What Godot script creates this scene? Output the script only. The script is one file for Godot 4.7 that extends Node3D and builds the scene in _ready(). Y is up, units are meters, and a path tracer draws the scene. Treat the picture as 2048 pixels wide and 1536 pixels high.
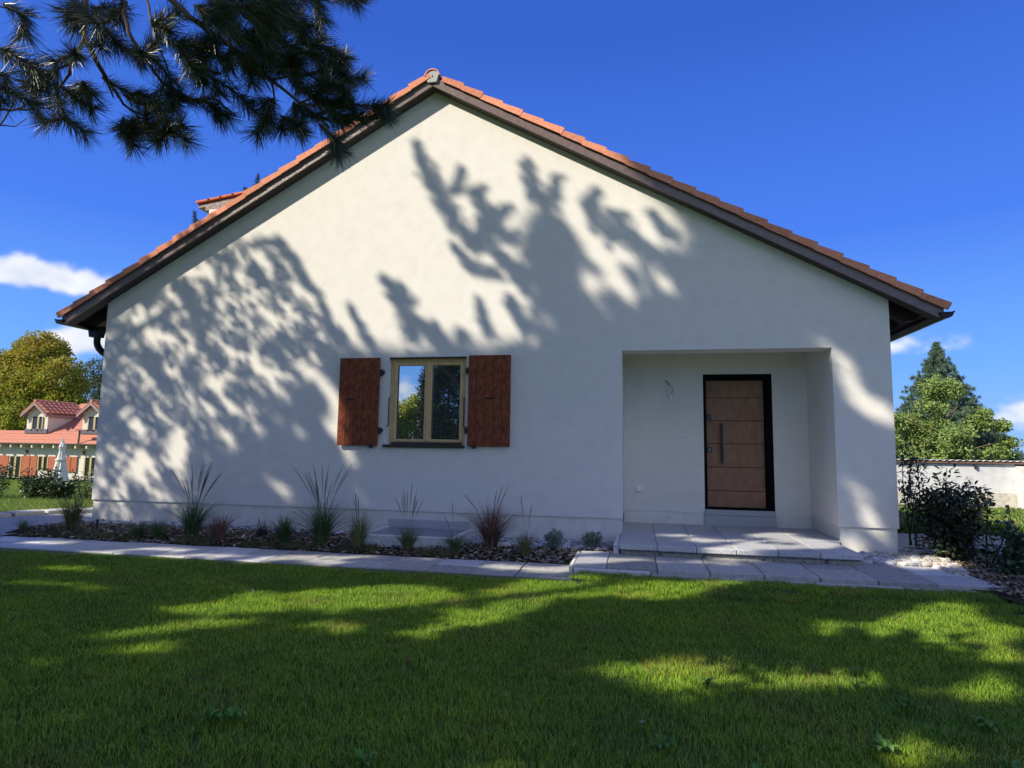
extends Node3D
# A cream gabled house behind a lawn, in the shade of tall trees, on a clear autumn day.

const D := 9.114            # the facade stands this far from the camera
const SUN := Vector3(-1.245, 1.17, 1.0)   # towards the sun
const PITCH := 0.5595       # slope of the roof
const APEX := Vector2(-3.15, 7.105)       # where the soffits meet above the facade
var rng := RandomNumberGenerator.new()
var mats := {}
var taken := {}

# ------------------------------------------------------------------ mesh builder
class MB:
	var v := PackedVector3Array()
	var n := PackedVector3Array()
	var c := PackedColorArray()
	var col := Color(1, 1, 1)
	func tri(a: Vector3, b: Vector3, d: Vector3) -> void:      # counter-clockwise from outside
		var nn := (b - a).cross(d - a).normalized()
		v.append(a); v.append(d); v.append(b)
		n.append(nn); n.append(nn); n.append(nn)
		c.append(col); c.append(col); c.append(col)
	func tri_n(a: Vector3, b: Vector3, d: Vector3, na: Vector3, nb: Vector3, nd: Vector3) -> void:
		v.append(a); v.append(d); v.append(b)
		n.append(na); n.append(nd); n.append(nb)
		c.append(col); c.append(col); c.append(col)
	func tri_dir(a: Vector3, b: Vector3, d: Vector3, dir: Vector3) -> void:
		if (b - a).cross(d - a).dot(dir) >= 0.0: tri(a, b, d)
		else: tri(a, d, b)
	func quad(a: Vector3, b: Vector3, d: Vector3, e: Vector3) -> void:
		tri(a, b, d); tri(a, d, e)
	func quad_dir(a: Vector3, b: Vector3, d: Vector3, e: Vector3, dir: Vector3) -> void:
		tri_dir(a, b, d, dir); tri_dir(a, d, e, dir)
	func box(ctr: Vector3, size: Vector3, ch := 0.0, bas := Basis.IDENTITY) -> void:
		var h := size * 0.5
		if ch <= 0.0:
			for ax in 3:
				for s in [-1.0, 1.0]:
					var p := []
					for q in [[-1, -1], [1, -1], [1, 1], [-1, 1]]:
						var w := Vector3.ZERO
						w[ax] = s * h[ax]
						w[(ax + 1) % 3] = q[0] * h[(ax + 1) % 3]
						w[(ax + 2) % 3] = q[1] * h[(ax + 2) % 3]
						p.append(ctr + bas * w)
					var dir := Vector3.ZERO
					dir[ax] = s
					quad_dir(p[0], p[1], p[2], p[3], bas * dir)
			return
		var k := {}
		for sx in [-1, 1]:
			for sy in [-1, 1]:
				for sz in [-1, 1]:
					k[[sx, sy, sz, 0]] = ctr + bas * Vector3(sx * h.x, sy * (h.y - ch), sz * (h.z - ch))
					k[[sx, sy, sz, 1]] = ctr + bas * Vector3(sx * (h.x - ch), sy * h.y, sz * (h.z - ch))
					k[[sx, sy, sz, 2]] = ctr + bas * Vector3(sx * (h.x - ch), sy * (h.y - ch), sz * h.z)
					var m: Vector3 = bas * Vector3(sx, sy, sz)
					tri_dir(k[[sx, sy, sz, 0]], k[[sx, sy, sz, 1]], k[[sx, sy, sz, 2]], m)
		for a in [-1, 1]:
			quad_dir(k[[a, -1, -1, 0]], k[[a, 1, -1, 0]], k[[a, 1, 1, 0]], k[[a, -1, 1, 0]], bas * Vector3(a, 0, 0))
			quad_dir(k[[-1, a, -1, 1]], k[[1, a, -1, 1]], k[[1, a, 1, 1]], k[[-1, a, 1, 1]], bas * Vector3(0, a, 0))
			quad_dir(k[[-1, -1, a, 2]], k[[1, -1, a, 2]], k[[1, 1, a, 2]], k[[-1, 1, a, 2]], bas * Vector3(0, 0, a))
			for b in [-1, 1]:
				quad_dir(k[[a, b, -1, 0]], k[[a, b, 1, 0]], k[[a, b, 1, 1]], k[[a, b, -1, 1]], bas * Vector3(a, b, 0))
				quad_dir(k[[a, -1, b, 0]], k[[a, 1, b, 0]], k[[a, 1, b, 2]], k[[a, -1, b, 2]], bas * Vector3(a, 0, b))
				quad_dir(k[[-1, a, b, 1]], k[[1, a, b, 1]], k[[1, a, b, 2]], k[[-1, a, b, 2]], bas * Vector3(0, a, b))
	func prism(poly: PackedVector2Array, o: Vector3, ux: Vector3, uy: Vector3, ext: Vector3) -> void:
		var idx := Geometry2D.triangulate_polygon(poly)
		var pts := []
		for p in poly: pts.append(o + ux * p.x + uy * p.y)
		for i in range(0, idx.size(), 3):
			tri_dir(pts[idx[i]], pts[idx[i + 1]], pts[idx[i + 2]], -ext)
			tri_dir(pts[idx[i]] + ext, pts[idx[i + 1]] + ext, pts[idx[i + 2]] + ext, ext)
		var cw := 1.0 if Geometry2D.is_polygon_clockwise(poly) else -1.0
		for i in poly.size():
			var j := (i + 1) % poly.size()
			var e := poly[j] - poly[i]
			var out := (ux * -e.y + uy * e.x) * cw
			quad_dir(pts[i], pts[j], pts[j] + ext, pts[i] + ext, out)
	func tube(pts: Array, radii: Array, sides := 6, cap := true) -> void:
		var rings := []
		var norms := []
		var last := Vector3.UP
		for i in pts.size():
			var t: Vector3 = (pts[mini(i + 1, pts.size() - 1)] - pts[maxi(i - 1, 0)])
			t = t.normalized() if t.length() > 1e-6 else Vector3.UP
			if i == 0: last = t.cross(Vector3.RIGHT if absf(t.x) < 0.8 else Vector3.UP).normalized()
			last = (last - t * last.dot(t)).normalized()
			var bi := t.cross(last)
			var ring := []
			var nor := []
			for s in sides:
				var a := TAU * s / sides
				var d := last * cos(a) + bi * sin(a)
				nor.append(d); ring.append(pts[i] + d * radii[i])
			rings.append(ring); norms.append(nor)
		for i in pts.size() - 1:
			for s in sides:
				var q := (s + 1) % sides
				tri_n(rings[i][s], rings[i][q], rings[i + 1][q], norms[i][s], norms[i][q], norms[i + 1][q])
				tri_n(rings[i][s], rings[i + 1][q], rings[i + 1][s], norms[i][s], norms[i + 1][q], norms[i + 1][s])
		if cap:
			for e in [0, pts.size() - 1]:
				var dir: Vector3 = pts[0] - pts[1] if e == 0 else pts[e] - pts[e - 1]
				for s in range(1, sides - 1): tri_dir(rings[e][0], rings[e][s], rings[e][s + 1], dir)
	func ribbon(pts: Array, side: Vector3, widths: Array, up := 0.0) -> void:    # a blade: a tapering strip; up rounds it towards its neighbours
		for i in pts.size() - 1:
			var a: Vector3 = pts[i] - side * widths[i]
			var b: Vector3 = pts[i] + side * widths[i]
			var d: Vector3 = pts[i + 1] + side * widths[i + 1]
			var e: Vector3 = pts[i + 1] - side * widths[i + 1]
			var nn := (pts[i + 1] - pts[i]).cross(side).normalized() as Vector3
			if up > 0.0: nn = -((-nn if -nn.y >= 0.0 else nn) * (1.0 - up) + Vector3.UP * up).normalized()
			tri_n(a, b, d, -nn, -nn, -nn)
			if widths[i + 1] > 0.0: tri_n(a, d, e, -nn, -nn, -nn)
	func mesh() -> ArrayMesh:
		var arr := []
		arr.resize(Mesh.ARRAY_MAX)
		arr[Mesh.ARRAY_VERTEX] = v
		arr[Mesh.ARRAY_NORMAL] = n
		arr[Mesh.ARRAY_COLOR] = c
		var m := ArrayMesh.new()
		m.add_surface_from_arrays(Mesh.PRIMITIVE_TRIANGLES, arr)
		return m

# ------------------------------------------------------------------ nodes
func numbered(called: String) -> String:
	var k: int = taken.get(called, -1) + 1
	taken[called] = k
	return called if k == 0 else "%s_%03d" % [called, k]

func tag(o: Node, label := "", category := "", group := "", kind := "") -> Node:
	if label: o.set_meta("label", label)
	if category: o.set_meta("category", category)
	if group: o.set_meta("group", group)
	if kind: o.set_meta("kind", kind)
	return o

func thing(called: String, at: Vector3, label: String, category: String, group := "", turn := 0.0) -> Node3D:
	var o := Node3D.new()
	o.name = numbered(called)
	add_child(o)
	o.position = at
	o.rotation.y = turn
	tag(o, label, category, group)
	return o

func put(called: String, m: Mesh, mat: Material, parent: Node = null, at := Vector3.ZERO) -> MeshInstance3D:
	var o := MeshInstance3D.new()
	o.mesh = m
	o.material_override = mat
	o.position = at
	if parent == null:
		o.name = numbered(called)
		add_child(o)
	else:
		var k := 0
		var nm := called
		while parent.has_node(nm):
			k += 1
			nm = "%s_%03d" % [called, k]
		o.name = nm
		parent.add_child(o, true)
	return o

func part(called: String, mb: MB, mat: Material, parent: Node = null) -> MeshInstance3D:
	return put(called, mb.mesh(), mat, parent)

func piece(called: String, m: Mesh, mat: Material, parent: Node, k: int, at: Vector3, bas := Basis.IDENTITY) -> MeshInstance3D:
	var o := MeshInstance3D.new()
	o.mesh = m
	o.material_override = mat
	o.transform = Transform3D(bas, at)
	o.name = called if k == 0 else "%s_%03d" % [called, k]
	parent.add_child(o, true)
	return o

func scatter(called: String, m: Mesh, mat: Material, xf: Array, cols: Array, parent: Node = null, kind := "stuff") -> MultiMeshInstance3D:
	var mm := MultiMesh.new()
	mm.transform_format = MultiMesh.TRANSFORM_3D
	mm.use_colors = cols.size() > 0
	mm.mesh = m
	mm.instance_count = xf.size()
	for i in xf.size():
		mm.set_instance_transform(i, xf[i])
		if cols.size() > 0: mm.set_instance_color(i, cols[i])
	var o := MultiMeshInstance3D.new()
	o.multimesh = mm
	o.material_override = mat
	if parent == null:
		o.name = numbered(called)
		add_child(o)
	else:
		var k := 0
		var nm := called
		while parent.has_node(nm):
			k += 1
			nm = "%s_%03d" % [called, k]
		o.name = nm
		parent.add_child(o, true)
	if kind: o.set_meta("kind", kind)
	return o

# ------------------------------------------------------------------ materials
func lin(r: float, g: float, b: float) -> Color:
	return Color(r, g, b).linear_to_srgb()

func flat(key: String, c: Color, rough := 0.8, spec := 0.5, metal := 0.0) -> StandardMaterial3D:
	if mats.has(key): return mats[key]
	var m := StandardMaterial3D.new()
	m.albedo_color = c
	m.roughness = rough
	m.metallic_specular = spec
	m.metallic = metal
	mats[key] = m
	return m

func noise_tex(seed_: int, freq: float, ramp: Array, size := 512, fractal := 4, type := FastNoiseLite.TYPE_SIMPLEX_SMOOTH, as_normal := 0.0) -> NoiseTexture2D:
	var f := FastNoiseLite.new()
	f.seed = seed_
	f.noise_type = type
	f.frequency = freq
	f.fractal_octaves = fractal
	var t := NoiseTexture2D.new()
	t.width = size
	t.height = size
	t.seamless = true
	t.noise = f
	if as_normal > 0.0:
		t.as_normal_map = true
		t.bump_strength = as_normal
	elif ramp.size() > 0:
		var g := Gradient.new()
		var offs := PackedFloat32Array()
		var cs := PackedColorArray()
		for r in ramp:
			offs.append(r[0])
			cs.append(r[1])
		g.offsets = offs
		g.colors = cs
		t.color_ramp = g
	return t

# a surface whose colour mottles between stops (linear colours), with fine relief
func mottled(key: String, seed_: int, stops: Array, metres: float, rough: float, freq := 0.012, bump := 0.0, bump_freq := 0.08, bump_metres := 0.6, spec := 0.5) -> StandardMaterial3D:
	if mats.has(key): return mats[key]
	var m := StandardMaterial3D.new()
	var ramp := []
	for s in stops: ramp.append([s[0], lin(s[1], s[2], s[3])])
	m.albedo_texture = noise_tex(seed_, freq, ramp, 512, 5)
	m.uv1_triplanar = true
	m.uv1_world_triplanar = true
	m.uv1_scale = Vector3.ONE / metres
	m.roughness = rough
	m.metallic_specular = spec
	if bump > 0.0:
		m.normal_enabled = true
		m.normal_texture = noise_tex(seed_ + 7, bump_freq, [], 512, 4, FastNoiseLite.TYPE_SIMPLEX_SMOOTH, 6.0)
		m.normal_scale = bump
	mats[key] = m
	return m

func leafy(key: String, back := 0.6, rough := 0.55, spec := 0.4) -> StandardMaterial3D:
	if mats.has(key): return mats[key]
	var m := StandardMaterial3D.new()
	m.vertex_color_use_as_albedo = true
	m.cull_mode = BaseMaterial3D.CULL_DISABLED
	m.roughness = rough
	m.metallic_specular = spec
	m.backlight_enabled = true
	m.backlight = Color(back, back, back)
	mats[key] = m
	return m

# wood seen along the grain (upright in the picture), computed
func wood(key: String, seed_: int, dark: Vector3, light: Vector3, metres: Vector2, rough: float, knots := 10, spec := 0.4) -> StandardMaterial3D:
	if mats.has(key): return mats[key]
	var f := FastNoiseLite.new()
	f.seed = seed_
	f.frequency = 1.0
	f.fractal_octaves = 4
	var r := RandomNumberGenerator.new()
	r.seed = seed_
	var kn := []
	for i in knots: kn.append([r.randf() * 256.0, r.randf() * 512.0, r.randf_range(3.0, 8.0)])
	var im := Image.create(256, 512, false, Image.FORMAT_RGB8)
	for y in 512:
		for x in 256:
			var warp := 0.0
			var kd := 0.0
			for k in kn:
				var dx: float = x - k[0]
				var dy: float = (y - k[1]) * 0.45
				var q: float = (dx * dx + dy * dy) / (k[2] * k[2])
				if q < 30.0:
					warp += signf(dx) * 5.0 * exp(-q * 0.22)
					kd = maxf(kd, exp(-q * 1.2))
			var u := x + warp
			var g := f.get_noise_2d(u * 0.07, y * 0.006) * 0.42 + f.get_noise_2d(u * 0.3 + 90.0, y * 0.015) * 0.2 + f.get_noise_2d(x * 0.022 + 40.0, y * 0.016 + 9.0) * 0.75
			var t := clampf(0.5 + g * 0.75 - kd * 0.8, 0.0, 1.0)
			var cc := dark.lerp(light, t)
			im.set_pixel(x, y, lin(cc.x, cc.y, cc.z))
	var m := StandardMaterial3D.new()
	m.albedo_texture = ImageTexture.create_from_image(im)
	m.uv1_triplanar = true
	m.uv1_world_triplanar = true
	m.uv1_scale = Vector3(1.0 / metres.x, 1.0 / metres.y, 1.0 / metres.x)
	m.roughness = rough
	m.metallic_specular = spec
	m.normal_enabled = true
	m.normal_texture = noise_tex(seed_ + 3, 0.05, [], 256, 4, FastNoiseLite.TYPE_SIMPLEX_SMOOTH, 3.0)
	m.normal_scale = 0.25
	mats[key] = m
	return m

func P2(a: Array) -> PackedVector2Array:
	var p := PackedVector2Array()
	for i in range(0, a.size(), 2): p.append(Vector2(a[i], a[i + 1]))
	return p

func vary(c: Vector3, amount: float) -> Color:
	var k := 1.0 + rng.randf_range(-amount, amount)
	return Color(c.x * k * (1.0 + rng.randf_range(-0.15, 0.15)), c.y * k, c.z * k * (1.0 + rng.randf_range(-0.2, 0.2)))

func rand_dir() -> Vector3:
	var z := rng.randf_range(-1, 1)
	var a := rng.randf() * TAU
	var s := sqrt(1.0 - z * z)
	return Vector3(s * cos(a), z, s * sin(a))

func land(x: float, z: float) -> float:        # the ground falls away behind the house
	var back := maxf(0.0, -z - 9.6)
	var left := maxf(0.0, -x - 10.5)
	var fall := maxf(back, left * 0.75)
	return -minf(0.052 * fall, 1.15)

# ------------------------------------------------------------------ the sky
func make_sky() -> Sky:
	var w := 2048
	var h := 1024
	var f := FastNoiseLite.new()
	f.seed = 11
	f.frequency = 1.0
	f.fractal_octaves = 5
	var puffs := []      # azimuth, elevation, half width, half height, weight (degrees)
	for p in [[-52.5, 11.9, 4.2, 1.0, 1.1], [-49.0, 12.1, 3.0, 1.15, 1.0], [-46.2, 11.6, 1.7, 0.8, 0.65], [-47.2, 7.4, 1.9, 1.3, 1.0], [-45.0, 7.6, 1.8, 1.5, 0.9], [-49.0, 5.0, 2.6, 1.2, 0.8], [22.4, 8.4, 3.0, 1.1, 0.55], [28.6, 2.9, 2.6, 1.2, 0.95], [27.0, 0.9, 4.0, 0.6, 0.5], [34.0, 3.6, 4.0, 1.5, 1.0], [-49.6, 18.9, 1.6, 0.9, 0.14]]: puffs.append(p)
	var r := RandomNumberGenerator.new()
	r.seed = 5
	for i in 64:       # the same scattered fair weather clouds all round
		var a := 44.0 + 240.0 * (i + r.randf()) / 64.0
		var e := r.randf_range(2.0, 40.0)
		puffs.append([a, e, r.randf_range(4.0, 9.0) * (1.0 + e * 0.02), r.randf_range(1.4, 2.6) * (1.0 + e * 0.035), r.randf_range(0.8, 1.3)])
	var im := Image.create(w, h, false, Image.FORMAT_RGBF)
	var top := Vector3(0.036, 0.118, 0.56)
	var mid := Vector3(0.068, 0.21, 0.82)
	var low := Vector3(0.165, 0.41, 0.98)
	var hor := Vector3(0.30, 0.54, 0.98)
	for y in h:
		var el := 90.0 - 180.0 * (y + 0.5) / h
		var c: Vector3
		if el > 35.0: c = top.lerp(Vector3(0.034, 0.112, 0.54), minf(1.0, (el - 35.0) / 40.0))
		elif el > 18.0: c = mid.lerp(top, (el - 18.0) / 17.0)
		elif el > 7.0: c = low.lerp(mid, (el - 7.0) / 11.0)
		elif el > 0.0: c = hor.lerp(low, el / 7.0)
		else: c = hor.lerp(Vector3(0.12, 0.13, 0.11), minf(1.0, -el / 3.0))
		var ce := cos(deg_to_rad(el))
		var se := sin(deg_to_rad(el))
		var near := []
		for p in puffs:
			if absf(el - p[1]) < p[3] * 3.0: near.append(p)
		for x in w:
			var az := 360.0 * (x + 0.5) / w
			var d := 0.0
			for p in near:
				var da: float = wrapf(az - p[0], -180.0, 180.0) / p[2]
				if absf(da) < 3.0:
					var de: float = (el - p[1]) / p[3]
					if de < 0.0: de *= 1.5
					d += p[4] * exp(-(da * da + de * de) * 0.9)
			var cc := c
			if d > 0.02:
				var q := Vector3(sin(deg_to_rad(az)) * ce, se * 1.7, -cos(deg_to_rad(az)) * ce)
				var nn := f.get_noise_3dv(q * 13.0) * 0.75 + f.get_noise_3dv(q * 42.0) * 0.4
				var m := smoothstep(0.22, 1.0, d + nn * 0.9 * minf(1.0, d * 3.0))
				var white := Vector3(0.92, 0.93, 0.96).lerp(Vector3(0.60, 0.66, 0.78), clampf(0.5 - nn, 0.0, 1.0) * 0.7)
				cc = c.lerp(white, m * 0.93)
			im.set_pixel(x, y, Color(cc.x, cc.y, cc.z))
	var sm := PanoramaSkyMaterial.new()
	sm.panorama = ImageTexture.create_from_image(im)
	var sky := Sky.new()
	sky.sky_material = sm
	return sky

# ------------------------------------------------------------------ plants
func leaf_cluster(count: int, radius: float, length: float, width: float, cols: Array, hang := 0.0) -> ArrayMesh:
	var mb := MB.new()
	for i in count:
		var p := rand_dir() * radius * pow(rng.randf(), 0.4)
		var d := (rand_dir() + p.normalized() * 0.7 + Vector3(0, -hang, 0)).normalized()
		var side := d.cross(rand_dir()).normalized()
		var up := side.cross(d).normalized()
		var l := length * rng.randf_range(0.7, 1.2)
		var w := width * rng.randf_range(0.8, 1.15)
		mb.col = vary(cols[rng.randi() % cols.size()], 0.3)
		var mid := p + d * l * 0.5 - up * l * 0.05
		var tip := p + d * l - up * l * 0.12
		var a := mid + side * w * 0.5 + up * w * 0.16
		var b := mid - side * w * 0.5 + up * w * 0.16
		mb.tri(p, a, tip)
		mb.tri(p, tip, b)
	return mb.mesh()

func needle_ball(count: int, length: float, width: float, cols: Array) -> ArrayMesh:
	var mb := MB.new()
	for i in count:
		var d := rand_dir()
		var side := d.cross(rand_dir()).normalized()
		mb.col = vary(cols[rng.randi() % cols.size()], 0.3)
		var l := length * rng.randf_range(0.75, 1.1)
		mb.tri(-side * width * 0.5, side * width * 0.5, d * l + side * width * 0.3)
		mb.tri(-side * width * 0.5, d * l + side * width * 0.3, d * l - side * width * 0.3)
	return mb.mesh()

# a crown of leaf clusters spread through lumps; each lump = [centre, radii, how many]
func crown_of(lumps: Array, size: float, shell := 0.55) -> Array:
	var xf := []
	for l in lumps:
		for i in l[2]:
			var d := rand_dir()
			var p: Vector3 = l[0] + d * l[1] * lerpf(shell, 1.0, sqrt(rng.randf()))
			var s := size * rng.randf_range(0.7, 1.35)
			xf.append(Transform3D(Basis.from_euler(Vector3(rng.randf() * TAU, rng.randf() * TAU, rng.randf() * TAU)).scaled(Vector3.ONE * s), p))
	return xf

func limbs_to(base: Vector3, top: Vector3, r0: float, ends: Array, parent: Node, mat: Material) -> void:
	var t := MB.new()
	var pts := []
	var rad := []
	for i in 7:
		var k := i / 6.0
		pts.append(base.lerp(top, k) + Vector3(sin(k * 5.0 + base.x), 0, cos(k * 4.0 + base.x)) * 0.05 * (top - base).length() * 0.2 * k)
		rad.append(r0 * (1.25 if i == 0 else lerpf(1.0, 0.28, k)))
	t.tube(pts, rad, 9)
	part("trunk", t, mat, parent)
	for e in ends:
		var l := MB.new()
		var h: float = clampf(((e as Vector3).y - base.y) / (top.y - base.y) - 0.22, 0.15, 0.92)
		var a := base.lerp(top, h)
		var b: Vector3 = e
		var q := []
		var rr := []
		for i in 5:
			var k := i / 4.0
			q.append(a.lerp(b, k) + Vector3(0, sin(k * PI) * 0.06 * (b - a).length(), 0))
			rr.append(r0 * lerpf(0.42, 0.08, k))
		l.tube(q, rr, 5)
		part("limb", l, mat, parent)

func grass_clump(called: String, at: Vector3, label: String, n: int, h: float, spread: float, cols: Array, plumes: int, plume_h: float, plume_col: Vector3, width := 0.0026, group := "") -> Node3D:
	var o := thing(called, at, label, "ornamental grass", group, rng.randf() * TAU)
	var mb := MB.new()
	for i in n:
		var a := rng.randf() * TAU
		var out := Vector3(cos(a), 0, sin(a))
		var side := Vector3(-sin(a), 0, cos(a))
		var l := h * rng.randf_range(0.55, 1.1)
		var lean := spread * rng.randf_range(0.1, 1.1)
		var p0 := out * rng.randf() * 0.05 * (1.0 + h)
		var pts := []
		var ws := []
		for k in 5:
			var t := k / 4.0
			pts.append(p0 + out * lean * pow(t, 1.8) + Vector3(0, l * (t - 0.22 * pow(t, 3.0) * lean / maxf(h, 0.05)), 0) + side * 0.02 * sin(t * 3.0 + i))
			ws.append(width * (1.0 - pow(t, 2.5)) if k < 4 else 0.0)
		mb.col = vary(cols[rng.randi() % cols.size()], 0.35)
		mb.ribbon(pts, (side + rand_dir() * 0.5).normalized(), ws)
	part("blades", mb, leafy("blade", 0.5), o).set_meta("kind", "stuff")
	for i in plumes:
		var s := MB.new()
		var a := rng.randf() * TAU
		var out := Vector3(cos(a), 0, sin(a))
		var l := plume_h * rng.randf_range(0.75, 1.08)
		var lean := spread * rng.randf_range(0.15, 0.75)
		var pts := []
		var rr := []
		for k in 8:
			var t := k / 7.0
			pts.append(out * (0.02 + lean * pow(t, 2.0)) + Vector3(0, l * (t - 0.05 * t * t), 0))
			rr.append(0.0013 if k < 5 else [0.0045, 0.0055, 0.001][k - 5])
		s.col = vary(plume_col, 0.2)
		s.tube(pts, rr, 4)
		for j in 60:
			var t := rng.randf_range(0.72, 1.0)
			var p: Vector3 = pts[mini(int(t * 7.0), 6)].lerp(pts[mini(int(t * 7.0) + 1, 7)], fposmod(t * 7.0, 1.0))
			var d := (rand_dir() * 0.7 + Vector3.UP).normalized()
			var sd := d.cross(rand_dir()).normalized() * 0.0012
			s.tri(p - sd, p + sd, p + d * rng.randf_range(0.012, 0.03))
		part("seed_head", s, leafy("blade", 0.5), o)
	return o

func leaf_shrub(called: String, at: Vector3, label: String, category: String, stems: Array, leaf_n: int, ll: float, lw: float, cols: Array, from_k := 0.15, droop := 0.1, bark := Color(0.12, 0.09, 0.07), group := "") -> Node3D:
	# stems: [foot offset, tip offset, radius of the twigs around it]
	var o := thing(called, at, label, category, group)
	var wm := flat("bark_%s" % bark.to_html(), bark, 0.9)
	var mb := MB.new()
	for s in stems:
		var st := MB.new()
		var a: Vector3 = s[0]
		var b: Vector3 = s[1]
		var bow := rand_dir() * 0.06 * (b - a).length()
		var pts := []
		var rr := []
		for k in 7:
			var t := k / 6.0
			pts.append(a.lerp(b, t) + bow * sin(t * PI))
			rr.append(lerpf(0.011, 0.003, t))
		st.tube(pts, rr, 5)
		for i in leaf_n:
			var t := lerpf(from_k, 1.0, pow(rng.randf(), 0.8))
			var base: Vector3 = a.lerp(b, t) + bow * sin(t * PI)
			var reach: float = s[2] * (1.0 - 0.6 * t * t) * sqrt(rng.randf())
			var dir := (rand_dir() * Vector3(1, 0.5, 1) + Vector3(0, 0.25, 0)).normalized()
			var p := base + dir * reach
			if i % 6 == 0 and reach > 0.05: st.tube([base - Vector3(0, reach * 0.3, 0), p], [0.003, 0.0015], 3, false)
			var d := (dir + rand_dir() * 0.8 + Vector3(0, -droop, 0)).normalized()
			var side := d.cross(Vector3.UP + rand_dir() * 0.7).normalized()
			var up := side.cross(d).normalized()
			var l := ll * rng.randf_range(0.6, 1.2)
			var w := lw * rng.randf_range(0.7, 1.15)
			mb.col = vary(cols[rng.randi() % cols.size()], 0.3)
			var m1 := p + d * l * 0.35
			var m2 := p + d * l * 0.75 - up * l * 0.06
			var tip := p + d * l - up * l * 0.16
			var fold := up * w * 0.18
			mb.tri(p, m1 + side * w * 0.5 + fold, m1)
			mb.tri(m1, m1 + side * w * 0.5 + fold, m2 + side * w * 0.4 + fold)
			mb.tri(m1, m2 + side * w * 0.4 + fold, m2)
			mb.tri(m2, m2 + side * w * 0.4 + fold, tip)
			mb.tri(p, m1, m1 - side * w * 0.5 + fold)
			mb.tri(m1, m2, m2 - side * w * 0.4 + fold)
			mb.tri(m1, m2 - side * w * 0.4 + fold, m1 - side * w * 0.5 + fold)
			mb.tri(m2, tip, m2 - side * w * 0.4 + fold)
		part("stem", st, wm, o)
	part("leaves", mb, leafy("shrub", 0.35, 0.4, 0.5), o).set_meta("kind", "stuff")
	return o

# ------------------------------------------------------------------ the house
func slope_pt(side: float, u: float, s: float, z: float) -> Vector3:
	var c := 1.0 / sqrt(1.0 + PITCH * PITCH)
	var sn := PITCH * c
	return Vector3(APEX.x + side * (u * c + s * sn), APEX.y - u * sn + s * c, z)

# a profile in (down the slope, out of the slope) drawn along z
func slope_prism(mb: MB, side: float, poly: Array, z0: float, z1: float, o := Vector3.ZERO) -> void:
	var ux := slope_pt(side, 1, 0, 0) - slope_pt(side, 0, 0, 0)
	var uy := slope_pt(side, 0, 1, 0) - slope_pt(side, 0, 0, 0)
	mb.prism(P2(poly), slope_pt(side, 0, 0, z0) - o, ux, uy, Vector3(0, 0, z1 - z0))

func wall_top(x: float) -> float:
	return APEX.y - PITCH * absf(x - APEX.x) + 0.06

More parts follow.
